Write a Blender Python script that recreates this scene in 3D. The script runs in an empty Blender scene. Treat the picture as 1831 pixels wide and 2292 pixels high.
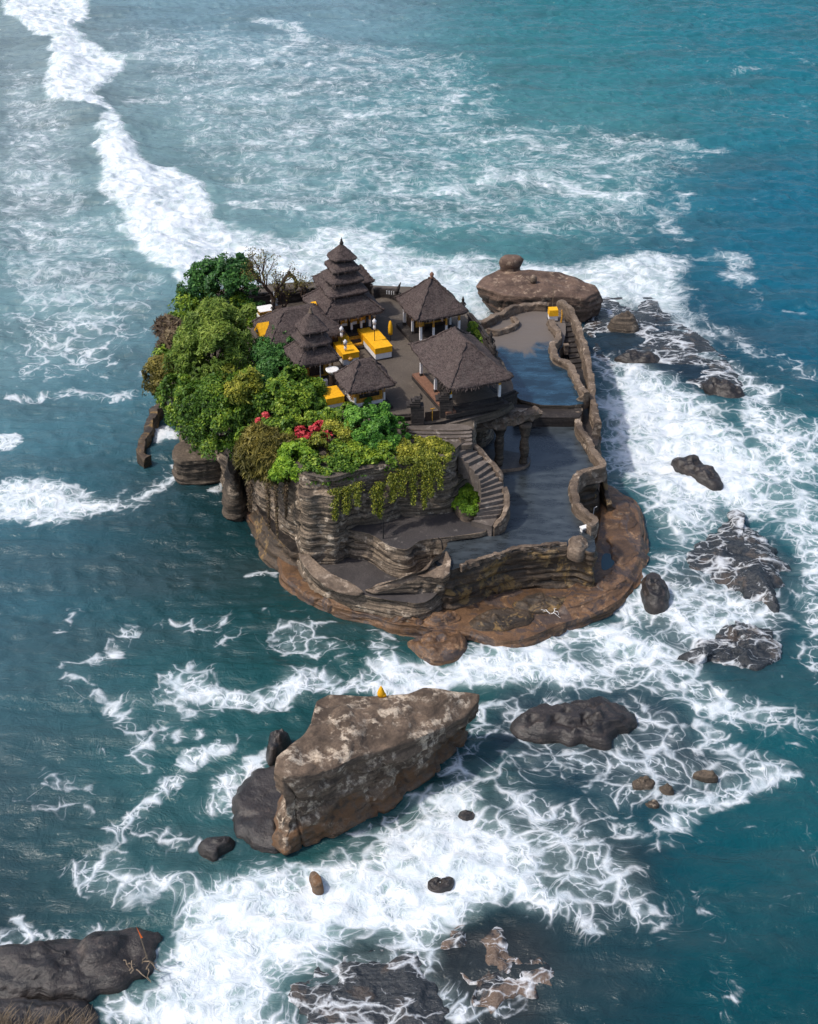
import bpy, bmesh, math, random
import numpy as np
from mathutils import Vector, Matrix
from math import radians, sin, cos, tan, atan, atan2, pi
C = bpy.context.scene.collection
scn = bpy.context.scene
# ---------------------------------------------------------------- camera, sky, sun, exposure
CAMH = 68.0; PITCH = radians(33.0); FPX = 3300.0; PW, PH = 1831.0, 2292.0
cd = bpy.data.cameras.new('camera'); cam = bpy.data.objects.new('camera', cd); C.objects.link(cam)
cam.location = (0, 0, CAMH); cam.rotation_euler = (pi/2 - PITCH, 0, 0)
cd.sensor_fit = 'HORIZONTAL'; cd.sensor_width = 36.0; cd.lens = FPX/PW*36.0
cd.clip_start = 1.0; cd.clip_end = 20000
scn.camera = cam
SUNAZ = Vector((-0.93, -0.30, 0)).normalized(); SUNEL = radians(56)
w = bpy.data.worlds.new('World'); scn.world = w; w.use_nodes = True
nt = w.node_tree; bg = nt.nodes['Background']
sky = nt.nodes.new('ShaderNodeTexSky'); sky.sky_type = 'NISHITA'; sky.sun_disc = False
sky.sun_elevation = SUNEL; sky.sun_rotation = atan2(SUNAZ.x, SUNAZ.y) % (2*pi)
sky.dust_density = 3.0; sky.air_density = 1.0; sky.ozone_density = 1.5
nt.links.new(sky.outputs[0], bg.inputs[0]); bg.inputs[1].default_value = 0.15
sd = bpy.data.lights.new('sun', 'SUN'); sd.energy = 2.35; sd.angle = radians(2.5); sd.color = (1.0, 0.94, 0.86)
so = bpy.data.objects.new('sun', sd); C.objects.link(so); so.location = (-60, 40, 120)
sdir = Vector((SUNAZ.x*cos(SUNEL), SUNAZ.y*cos(SUNEL), sin(SUNEL)))
so.rotation_euler = sdir.to_track_quat('Z', 'Y').to_euler()
scn.view_settings.view_transform = 'Standard'; scn.view_settings.look = 'None'
scn.view_settings.exposure = 0.27; scn.view_settings.gamma = 1.0

# ---------------------------------------------------------------- helpers
def P(px, py, z=0.0):
    """the point at height z seen at photo pixel (px, py)"""
    dx = (px - PW/2)/FPX; dy = (PH/2 - py)/FPX
    d = Vector((dx, cos(PITCH) + dy*sin(PITCH), -sin(PITCH) + dy*cos(PITCH)))
    t = (z - CAMH)/d.z
    return Vector((d.x*t, d.y*t, z))
def tag(o, label=None, cat=None, group=None, kind=None):
    if label: o['label'] = label
    if cat: o['category'] = cat
    if group: o['group'] = group
    if kind: o['kind'] = kind
    return o
def empty(name, loc, rz=0, **k):
    o = bpy.data.objects.new(name, None); C.objects.link(o); o.location = loc
    o.rotation_euler = (0, 0, rz); o.empty_display_size = .3
    return tag(o, **k)
def mobj(name, V, F, mats, parent=None, smooth=False, mi=None, loc=None, rz=0):
    me = bpy.data.meshes.new(name)
    if isinstance(V, np.ndarray): V = V.tolist()
    me.from_pydata(V, [], F)
    if not isinstance(mats, (list, tuple)): mats = [mats]
    for m in mats: me.materials.append(m)
    if mi is not None: me.polygons.foreach_set('material_index', mi)
    if smooth: me.polygons.foreach_set('use_smooth', [True]*len(me.polygons))
    me.update()
    o = bpy.data.objects.new(name, me); C.objects.link(o)
    if parent: o.parent = parent
    if loc is not None: o.location = loc
    if rz: o.rotation_euler = (0, 0, rz)
    return o
def quads(name, V, Q, mat, parent=None, smooth=False, tint=None):
    """fast mesh of quads from arrays"""
    me = bpy.data.meshes.new(name); n = len(Q)
    me.vertices.add(len(V)); me.vertices.foreach_set('co', V.astype(np.float32).ravel())
    me.loops.add(n*4); me.loops.foreach_set('vertex_index', Q.astype(np.int32).ravel())
    me.polygons.add(n); me.polygons.foreach_set('loop_start', np.arange(n, dtype=np.int32)*4)
    me.polygons.foreach_set('loop_total', np.full(n, 4, np.int32))
    if smooth: me.polygons.foreach_set('use_smooth', np.ones(n, bool))
    me.update(calc_edges=True)
    if tint is not None:
        a = me.attributes.new('tint', 'FLOAT', 'FACE'); a.data.foreach_set('value', tint.astype(np.float32))
    me.materials.append(mat)
    o = bpy.data.objects.new(name, me); C.objects.link(o)
    if parent: o.parent = parent
    return o
class MB:
    def __init__(s): s.V = []; s.F = []
    def add(s, V, F):
        b = len(s.V); s.V += [tuple(v) for v in V]; s.F += [[i + b for i in f] for f in F]; return s
    def box(s, c, size, rz=0, top=1.0):
        hx, hy, hz = size[0]/2, size[1]/2, size[2]/2; V = []
        for z, k in ((-hz, 1), (hz, top)):
            for x, y in ((-hx, -hy), (hx, -hy), (hx, hy), (-hx, hy)):
                x2, y2 = x*k, y*k
                V.append((c[0] + x2*cos(rz) - y2*sin(rz), c[1] + x2*sin(rz) + y2*cos(rz), c[2] + z))
        return s.add(V, [[3,2,1,0],[4,5,6,7],[0,1,5,4],[1,2,6,5],[2,3,7,6],[3,0,4,7]])
    def bar(s, a, b, r0, r1=None, n=7):
        a = Vector(a); b = Vector(b); r1 = r0 if r1 is None else r1
        d = (b - a).normalized(); u = d.orthogonal().normalized(); v = d.cross(u); V = []
        for p, r in ((a, r0), (b, r1)):
            for i in range(n):
                t = 2*pi*i/n; V.append(p + u*cos(t)*r + v*sin(t)*r)
        F = [[i, (i+1) % n, n + (i+1) % n, n + i] for i in range(n)] + [list(range(n))[::-1], list(range(n, 2*n))]
        return s.add(V, F)
    def tube(s, pts, rs, n=7):
        pts = [Vector(p) for p in pts]; V = []
        if not isinstance(rs, (list, tuple)): rs = [rs]*len(pts)
        for k, p in enumerate(pts):
            d = (pts[min(k+1, len(pts)-1)] - pts[max(k-1, 0)]).normalized()
            u = d.cross(Vector((.13, .9, .31))).normalized(); v = d.cross(u)
            for i in range(n):
                t = 2*pi*i/n; V.append(p + (u*cos(t) + v*sin(t))*rs[k])
        F = [[k*n + i, k*n + (i+1) % n, (k+1)*n + (i+1) % n, (k+1)*n + i] for k in range(len(pts)-1) for i in range(n)]
        F += [list(range(n))[::-1], [(len(pts)-1)*n + i for i in range(n)]]
        return s.add(V, F)
    def lathe(s, c, prof, n=14, sq=False, rz=0):
        V = []
        for r, z in prof:
            for i in range(n):
                t = 2*pi*(i + .5)/n + rz
                V.append((c[0] + r*cos(t), c[1] + r*sin(t), c[2] + z))
        m = len(prof)
        F = [[k*n + i, k*n + (i+1) % n, (k+1)*n + (i+1) % n, (k+1)*n + i] for k in range(m-1) for i in range(n)]
        F += [list(range(n))[::-1], [(m-1)*n + i for i in range(n)]]
        return s.add(V, F)
    def build(s, name, mat, parent=None, smooth=False, **k):
        return mobj(name, s.V, s.F, mat, parent, smooth, **k)
# noise on arrays
_rs = np.random.RandomState(7); _H = _rs.rand(65536)
def _h(ix, iy, iz):
    return _H[((ix*73856093) ^ (iy*19349663) ^ (iz*83492791)) & 65535]
def vn(x, y, z=0.0):
    x = np.asarray(x, float); y = np.asarray(y, float) + 0*x; z = np.asarray(z, float) + 0*x
    ix = np.floor(x).astype(np.int64); iy = np.floor(y).astype(np.int64); iz = np.floor(z).astype(np.int64)
    fx = x - ix; fy = y - iy; fz = z - iz
    fx = fx*fx*fx*(fx*(fx*6-15)+10); fy = fy*fy*fy*(fy*(fy*6-15)+10); fz = fz*fz*(3-2*fz)
    r = 0
    for a in (0, 1):
        for b in (0, 1):
            for c in (0, 1):
                wgt = (fx if a else 1-fx)*(fy if b else 1-fy)*(fz if c else 1-fz)
                r = r + wgt*_h(ix+a, iy+b, iz+c)
    return r*2 - 1
def fbm(x, y, z=0.0, o=4, g=.5):
    r = 0; a = 1; t = 0; x = np.asarray(x, float); k = 1.0
    for i in range(o):
        r = r + a*vn(x*k + 17.3*i, np.asarray(y)*k + 5.1*i, np.asarray(z)*k + 9.7*i); t += a; a *= g; k *= 2.03
    return r/t
def sstep(a, b, x):
    t = np.clip((x - a)/(b - a), 0, 1); return t*t*(3 - 2*t)
def resample(pts, step=None, n=None, closed=True):
    p = np.array([tuple(q) for q in pts], float)
    if closed: p = np.vstack([p, p[:1]])
    d = np.r_[0, np.cumsum(np.linalg.norm(np.diff(p, axis=0), axis=1))]
    if n is None: n = max(6, int(d[-1]/step))
    t = np.linspace(0, d[-1], n, endpoint=not closed)
    return np.stack([np.interp(t, d, p[:, k]) for k in range(p.shape[1])], 1)
def chaikin(pts, it=2, closed=True):
    p = np.array([tuple(q) for q in pts], float)
    for _ in range(it):
        if closed:
            q = np.roll(p, -1, 0); p = np.stack([p*.75 + q*.25, p*.25 + q*.75], 1).reshape(-1, p.shape[1])
        else:
            a, b = p[:-1], p[1:]
            p = np.vstack([p[:1], np.stack([a*.75 + b*.25, a*.25 + b*.75], 1).reshape(-1, p.shape[1]), p[-1:]])
    return p
def ccw(p):
    a = np.sum(p[:, 0]*np.roll(p[:, 1], -1) - np.roll(p[:, 0], -1)*p[:, 1])
    return p if a > 0 else p[::-1]
def normals2(p):
    t = np.roll(p, -1, 0) - np.roll(p, 1, 0); t = t[:, :2]
    n = np.stack([t[:, 1], -t[:, 0]], 1); return n/(np.linalg.norm(n, axis=1)[:, None] + 1e-9)
def inpoly(x, y, poly):
    r = np.zeros(x.shape, bool); n = len(poly)
    for i in range(n):
        x1, y1 = poly[i][0], poly[i][1]; x2, y2 = poly[(i+1) % n][0], poly[(i+1) % n][1]
        if y1 == y2: continue
        c = ((y1 > y) != (y2 > y)) & (x < (x2 - x1)*(y - y1)/(y2 - y1) + x1); r ^= c
    return r
def distseg(x, y, poly, closed=False):
    r = np.full(x.shape, 1e9); n = len(poly)
    for i in range(n if closed else n-1):
        ax, ay = poly[i][0], poly[i][1]; bx, by = poly[(i+1) % n][0], poly[(i+1) % n][1]
        dx, dy = bx-ax, by-ay; L = dx*dx + dy*dy + 1e-9
        t = np.clip(((x-ax)*dx + (y-ay)*dy)/L, 0, 1)
        r = np.minimum(r, (x-ax-t*dx)**2 + (y-ay-t*dy)**2)
    return np.sqrt(r)

# ---------------------------------------------------------------- materials
class NT:
    def __init__(s, name):
        s.m = bpy.data.materials.new(name); s.m.use_nodes = True; s.t = s.m.node_tree
        s.b = s.t.nodes['Principled BSDF']; s.out = s.t.nodes['Material Output']
    def n(s, typ, **k):
        nd = s.t.nodes.new('ShaderNode' + typ)
        for a, v in k.items():
            if a.startswith('i_'): s.set(nd, a[2:], v)
            else: setattr(nd, a, v)
        return nd
    def set(s, nd, key, v):
        key = int(key) if key.isdigit() else key.replace('_', ' ')
        s.link(v, nd.inputs[key])
    def link(s, v, inp):
        if isinstance(v, bpy.types.NodeSocket): s.t.links.new(v, inp)
        elif isinstance(v, bpy.types.Node): s.t.links.new(v.outputs[0], inp)
        elif isinstance(v, (tuple, list)) and len(v) == 3 and inp.type == 'RGBA': inp.default_value = (*v, 1)
        else: inp.default_value = v
    def math(s, op, a, b=0.0, c=0.0):
        nd = s.t.nodes.new('ShaderNodeMath'); nd.operation = op
        s.link(a, nd.inputs[0]); s.link(b, nd.inputs[1]); s.link(c, nd.inputs[2]); return nd.outputs[0]
    def mix(s, f, a, b):
        nd = s.t.nodes.new('ShaderNodeMix'); nd.data_type = 'RGBA'
        s.link(f, nd.inputs[0]); s.link(a, nd.inputs[6]); s.link(b, nd.inputs[7]); return nd.outputs[2]
    def ss(s, a, b, x):
        nd = s.t.nodes.new('ShaderNodeMapRange'); nd.interpolation_type = 'SMOOTHSTEP'
        s.link(x, nd.inputs[0]); s.link(a, nd.inputs[1]); s.link(b, nd.inputs[2]); return nd.outputs[0]
    def obj(s, scale=(1,1,1)):
        g = s.n('NewGeometry'); mp = s.n('Mapping'); s.t.links.new(g.outputs['Position'], mp.inputs[0])
        mp.inputs['Scale'].default_value = scale; return mp.outputs[0]
    def noise(s, v, sc, det=5, rough=.6, dist=0.0):
        nd = s.n('TexNoise'); s.link(v, nd.inputs['Vector']); nd.inputs['Scale'].default_value = sc
        nd.inputs['Detail'].default_value = det; nd.inputs['Roughness'].default_value = rough
        nd.inputs['Distortion'].default_value = dist; return nd.outputs[0]
    def bump(s, h, strength=.5, dist=.1, normal=None):
        nd = s.n('Bump'); s.link(h, nd.inputs['Height']); nd.inputs['Strength'].default_value = strength
        nd.inputs['Distance'].default_value = dist
        if normal is not None: s.link(normal, nd.inputs['Normal'])
        s.t.links.new(nd.outputs[0], s.b.inputs['Normal']); return nd.outputs[0]
    def base(s, c, rough=.8, spec=.3):
        s.link(c, s.b.inputs['Base Color']); s.link(rough, s.b.inputs['Roughness']); s.link(spec, s.b.inputs['Specular IOR Level'])
        return s.m
def rock_mat(name, dark, mid, light, strata=5.0, sb=.6, rough=.75, spec=.35, moss=None, patch=.5, low=None, lowz=2.0, mth=.55):
    t = NT(name); p = t.obj(); ps = t.obj((.35, .35, strata))
    n1 = t.noise(p, .55, 6, .62, .4); n2 = t.noise(ps, 1.0, 5, .6, .3); n3 = t.noise(p, 6, 6, .7); n4 = t.noise(p, 1.7, 4, .6)
    g = t.n('NewGeometry'); sx = t.n('SeparateXYZ'); t.link(g.outputs['Normal'], sx.inputs[0])
    col = t.mix(t.ss(.30, .66, n2), dark, mid)
    col = t.mix(t.math('MULTIPLY', t.ss(patch, patch + .12, n4), t.ss(.45, .62, n1)), col, light)
    col = t.mix(t.math('MULTIPLY', t.ss(.42, .62, n3), .5), col, dark)
    if moss: col = t.mix(t.math('MULTIPLY', t.ss(mth, mth + .06, t.noise(p, .55, 6, .7, 1.)), .75), col, moss)
    if low:
        pz = t.n('SeparateXYZ'); t.link(t.obj(), pz.inputs[0])
        lz = t.math('ADD', pz.outputs[2], t.math('MULTIPLY', t.math('SUBTRACT', n1, .5), 6.0))
        col = t.mix(t.math('MULTIPLY', t.ss(lowz + .5, lowz - .5, lz), t.ss(.35, .6, n4)), col, low)
    h = t.math('ADD', t.math('MULTIPLY', n2, sb), t.math('ADD', t.math('MULTIPLY', n3, .25), t.math('MULTIPLY', n1, .5)))
    t.bump(h, .9, .25)
    return t.base(col, t.math('ADD', t.math('MULTIPLY', n3, .3), rough - .15), spec)
def plain(name, col, rough=.7, spec=.3, var=.25, sc=6.0, bump=.15, bd=.03):
    t = NT(name); p = t.obj(); n = t.noise(p, sc, 5, .65)
    d = tuple(c*(1-var) for c in col); l = tuple(min(1, c*(1+var*.6)) for c in col)
    t.bump(n, bump*2, bd); return t.base(t.mix(t.ss(.3, .7, n), d, l), rough, spec)
M = {}
M['plateau'] = rock_mat('plateau_rock', (.032,.026,.021), (.125,.095,.068), (.27,.215,.16), 5.5, .8)
M['cliff'] = rock_mat('striated_rock', (.035,.028,.022), (.29,.22,.155), (.58,.48,.37), 6.5, 1.0)
M['cliffdark'] = rock_mat('wet_striated_rock', (.022,.016,.011), (.095,.062,.036), (.25,.17,.08), 3.0, 1.0, .6, .5, moss=(.24,.145,.045))
M['reef'] = rock_mat('brown_reef', (.060,.033,.017), (.21,.115,.058), (.36,.22,.12), 3.0, .7, .5, .5, moss=(.05,.040,.040), mth=.50)
M['bigrock'] = rock_mat('weathered_rock', (.060,.043,.031), (.18,.128,.09), (.56,.46,.35), 2.0, 1.0, .8, .3, patch=.45, low=(.15,.080,.040), lowz=1.5)
M['backrock'] = rock_mat('brown_rock', (.060,.038,.028), (.17,.11,.08), (.34,.25,.18), 1.8, .8, .75, .3)
M['wetrock'] = rock_mat('wet_dark_rock', (.012,.011,.011), (.042,.034,.030), (.085,.066,.055), 2.4, .6, .38, .5)
M['stone'] = rock_mat('carved_dark_stone', (.022,.018,.017), (.05,.042,.038), (.09,.075,.065), 8, .5, .8, .3)
M['step'] = rock_mat('worn_step_stone', (.085,.070,.06), (.18,.15,.13), (.30,.26,.225), 1.0, .2, .8, .3)
M['parapet'] = rock_mat('parapet_rock', (.075,.054,.040), (.22,.165,.12), (.44,.35,.27), 2.4, .9, .8, .3)
def terrace_mat(name, dry, wet, y0, y1, smooth=.12):
    """wet towards y0, dry towards y1"""
    t = NT(name); n1 = t.noise(t.obj((1, .6, 1)), .22, 4, .6, .6); n2 = t.noise(t.obj((.5, 1.3, 1)), .8, 5, .65); n3 = t.noise(t.obj(), 9, 5, .7)
    g = t.n('NewGeometry'); sx = t.n('SeparateXYZ'); t.link(g.outputs['Position'], sx.inputs[0])
    q = t.n('MapRange'); t.link(sx.outputs[1], q.inputs[0]); t.link(y0, q.inputs[1]); t.link(y1, q.inputs[2]); t.link(1.0, q.inputs[3]); t.link(0.0, q.inputs[4])
    wm = t.ss(.42, .58, t.math('ADD', q.outputs[0], t.math('MULTIPLY', t.math('SUBTRACT', n1, .5), .9)))
    c = t.mix(wm, t.mix(n3, dry, tuple(a*1.35 for a in dry)), t.mix(t.ss(.35, .7, n2), wet, tuple(a*3.0 for a in wet)))
    r = t.math('ADD', t.math('MULTIPLY', t.math('SUBTRACT', 1.0, wm), .55), t.math('ADD', smooth - .06, t.math('MULTIPLY', t.ss(.3, .75, n2), .30)))
    t.bump(t.math('ADD', t.math('MULTIPLY', n2, .3), t.math('MULTIPLY', n3, .12)), .12, .04)
    return t.base(c, r, .6)
M['terr_dry'] = rock_mat('dry_sand_terrace', (.045,.040,.040), (.080,.070,.067), (.19,.17,.155), 1.0, .1, .5, .5, patch=.58)
M['terr_wet'] = terrace_mat('wet_terrace', (.05,.047,.047), (.020,.025,.029), 400, 500, .26)
M['terr_mix'] = terrace_mat('half_wet_terrace', (.105,.088,.076), (.008,.024,.040), 117, 131)
M['court'] = rock_mat('courtyard_paving', (.085,.070,.058), (.120,.099,.080), (.165,.14,.115), 1.0, .08, .9, .25, patch=.56)
def thatch():
    t = NT('black_palm_thatch'); p = t.obj(); n1 = t.noise(t.obj((9, 9, 2.2)), 1.0, 6, .7); n2 = t.noise(p, 1.1, 5, .6); n3 = t.noise(t.obj((2, 2, 14)), 1., 4, .6)
    c = t.mix(t.ss(.28, .72, n1), (.036,.027,.026), (.135,.103,.094)); c = t.mix(t.math('MULTIPLY', t.ss(.5, .72, n2), .6), c, (.13,.108,.095))
    c = t.mix(t.math('MULTIPLY', t.ss(.5, .62, n3), .45), c, (.025,.02,.019))
    vor = t.noise(p, 22, 2, .5); c = t.mix(t.math('MULTIPLY', t.ss(.70, .74, vor), .5), c, (.28,.25,.22))
    t.bump(t.math('ADD', n1, t.math('MULTIPLY', n3, .8)), .8, .09); return t.base(c, .92, .15)
M['thatch'] = thatch()
M['yellow'] = plain('yellow_cloth', (.80,.40,.015), .75, .2, .18, 5, .2)
M['white'] = plain('white_cloth', (.74,.72,.72), .8, .2, .10, 4, .15)
M['gold'] = plain('gilt_wood', (.55,.27,.03), .5, .5, .5, 8, .4)
M['wood'] = plain('dark_wood', (.045,.028,.02), .6, .3, .4, 8, .3)
M['brick'] = plain('red_brown_floor', (.20,.105,.07), .8, .2, .25, 4, .2)
M['black'] = plain('blackened_metal', (.015,.015,.016), .5, .4)
M['orange'] = plain('orange_flag_cloth', (.80,.16,.03), .7, .2)
M['bark'] = plain('bark', (.085,.055,.042), .9, .2, .4, 9, .5)
M['driftwood'] = plain('driftwood', (.22,.17,.12), .9, .2, .4, 9, .5)
M['whitepaint'] = plain('white_paint', (.75,.74,.72), .6, .3, .12, 6, .1)
M['foamdrip'] = plain('white_water', (.85,.87,.9), .7, .3, .06, 6, .2)
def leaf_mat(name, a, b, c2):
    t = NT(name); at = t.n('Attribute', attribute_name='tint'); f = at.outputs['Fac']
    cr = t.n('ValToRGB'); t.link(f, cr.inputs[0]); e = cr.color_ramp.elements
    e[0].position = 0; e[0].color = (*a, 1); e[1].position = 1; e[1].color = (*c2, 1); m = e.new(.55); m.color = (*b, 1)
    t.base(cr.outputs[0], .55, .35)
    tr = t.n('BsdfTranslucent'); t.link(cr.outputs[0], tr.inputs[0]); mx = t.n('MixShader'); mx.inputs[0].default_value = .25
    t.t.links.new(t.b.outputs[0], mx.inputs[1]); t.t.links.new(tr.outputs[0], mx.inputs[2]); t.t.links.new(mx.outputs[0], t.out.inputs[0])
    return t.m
M['l_dark'] = leaf_mat('dark_green_leaves', (.012,.040,.012), (.035,.12,.025), (.10,.24,.045))
M['l_mid'] = leaf_mat('mid_green_leaves', (.018,.050,.008), (.085,.18,.016), (.32,.42,.035))
M['l_lime'] = leaf_mat('lime_leaves', (.035,.09,.008), (.16,.30,.02), (.36,.52,.04))
M['l_feather'] = leaf_mat('feathery_leaves', (.030,.065,.010), (.13,.21,.025), (.30,.38,.06))
M['l_olive'] = leaf_mat('olive_leaves', (.03,.030,.010), (.13,.115,.022), (.34,.28,.06))
M['l_yellow'] = leaf_mat('yellow_green_leaves', (.035,.055,.008), (.17,.20,.020), (.45,.42,.05))
M['l_twig'] = leaf_mat('brown_twigs', (.05,.032,.024), (.13,.088,.05), (.26,.20,.10))
M['l_red'] = leaf_mat('red_blossom', (.35,.02,.03), (.62,.05,.07), (.75,.14,.13))
M['l_bright'] = leaf_mat('bright_green_leaves', (.014,.060,.010), (.060,.19,.022), (.20,.40,.05))
# ---------------------------------------------------------------- sea
def W(pts, k=1.0, ox=0, oy=0, z=0.0):
    return [tuple(P(ox + x*k, oy + y*k, z)[:2]) for x, y in pts]
KD = 1831/1722.0
BREAK = [(0,0),(0,31),(52,63),(84,91),(125,94),(99,152),(99,193),(125,235),(230,267),(206,334),(240,361),(225,397),(240,455),(272,502),(246,523),(308,564),(397,617),(420,660),(560,640),(640,560),(560,535),(470,486),(455,413),(355,366),(277,293),(235,251),(225,209),(272,157),(251,120),(183,84),(162,57),(204,31),(193,0),(150,-60),(-60,-60)]
AREAS = [ # polygon, density, inner-edge feather in metres
 (W(BREAK), 1.12, 2.2),
 (W([(430,560),(523,500),(640,525),(705,502),(784,492),(850,498),(900,523),(960,560),(1010,570),(1110,580),(1130,720),(900,720),(600,720),(500,640)]), .80, 6.0),
 (W([(1090,590),(1150,583),(1300,592),(1400,575),(1540,560),(1560,620),(1550,690),(1620,780),(1700,850),(1750,920),(1831,1000),(1831,1060),(1700,1010),(1640,900),(1540,780),(1480,700),(1340,690),(1200,720),(1090,720)]), .86, 6.0),
 (W([(1330,780),(1400,790),(1500,845),(1560,880),(1640,930),(1700,980),(1760,1010),(1800,1080),(1790,1170),(1700,1170),(1640,1150),(1560,1200),(1500,1240),(1440,1200),(1440,1130),(1380,1090),(1340,1030),(1310,900)]), .85, 7.0),
 (W([(1700,900),(1900,950),(1900,1560),(1800,1500),(1740,1350),(1740,1250),(1680,1150)]), .60, 5.0),
 (W([(1400,1250),(1460,1200),(1560,1190),(1680,1150),(1760,1250),(1770,1400),(1700,1500),(1560,1480),(1400,1420),(1300,1440),(1200,1450),(1150,1440),(1330,1370)]), .62, 5.0),
 (W([(850,1405),(880,1440),(960,1470),(1060,1440),(1200,1425),(1330,1385),(1420,1400),(1560,1470),(1700,1570),(1800,1640),(1650,1620),(1400,1545),(1150,1545),(1060,1545),(900,1540),(745,1550),(760,1500),(800,1450)]), .79, 3.4),
 (W([(1400,1420),(1831,1560),(1900,1640),(1900,1720),(1700,1660),(1560,1580),(1400,1540)]), .56, 6),
 (W([(1080,1540),(1200,1530),(1400,1540),(1560,1590),(1670,1700),(1680,1750),(1580,1790),(1400,1830),(1250,1780),(1080,1720)]), .44, 3.5),
 (W([(180,2330),(190,2240),(320,2190),(350,2075),(395,1985),(480,1930),(560,1905),(650,1915),(760,1870),(900,1780),(980,1710),(1030,1650),(1045,1560),(1100,1570),(1090,1650),(1060,1700),(1090,1780),(1160,1850),(1220,1900),(1260,2000),(1340,2080),(1300,2100),(1150,2040),(1040,2060),(1005,2090),(1010,2150),(960,2190),(880,2110),(760,2110),(650,2170),(630,2230),(700,2330)]), .87, 4.5),
 (W([(1050,1660),(1150,1680),(1300,1790),(1440,1830),(1540,1800),(1600,1760),(1640,1750),(1560,1830),(1540,1880),(1545,1920),(1440,1930),(1560,2080),(1600,2120),(1540,2150),(1400,2130),(1250,2060),(1150,2020),(1060,1900)]), .56, 6.0),
 (W([(620,2292),(640,2180),(760,2110),(900,2110),(1000,2200),(1180,2230),(1240,2292)]), .52, 1.5),
 (W([(0,106),(100,160),(180,260),(200,350),(240,500),(390,630),(330,765),(320,850),(0,870),(-60,500)]), .46, 8.0),
 (W([(200,42),(680,60),(1100,110),(1200,260),(1480,270),(1640,350),(1540,450),(1540,560),(960,560),(500,500),(420,400),(300,290),(270,160)]), .41, 14.0),
 (W([(-40,1060),(0,1062),(60,1058),(110,1052),(200,1095),(255,1100),(240,1140),(190,1170),(110,1183),(0,1180),(-40,1180)]), .76, 3.5),
 (W([(-20,955),(60,960),(75,975),(30,1000),(-20,1000)]), .74, .8),
 (W([(418,1800),(488,1726),(575,1685),(610,1726),(530,1803),(522,1865),(439,1827)]), .72, 2.4),
 (W([(140,1924),(220,1890),(330,1900),(430,1920),(500,1925),(460,1981),(366,2030),(264,2022),(183,1981)]), .58, 3),
 (W([(338,945),(380,950),(395,985),(345,1000)]), .85, .5),
]
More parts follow.
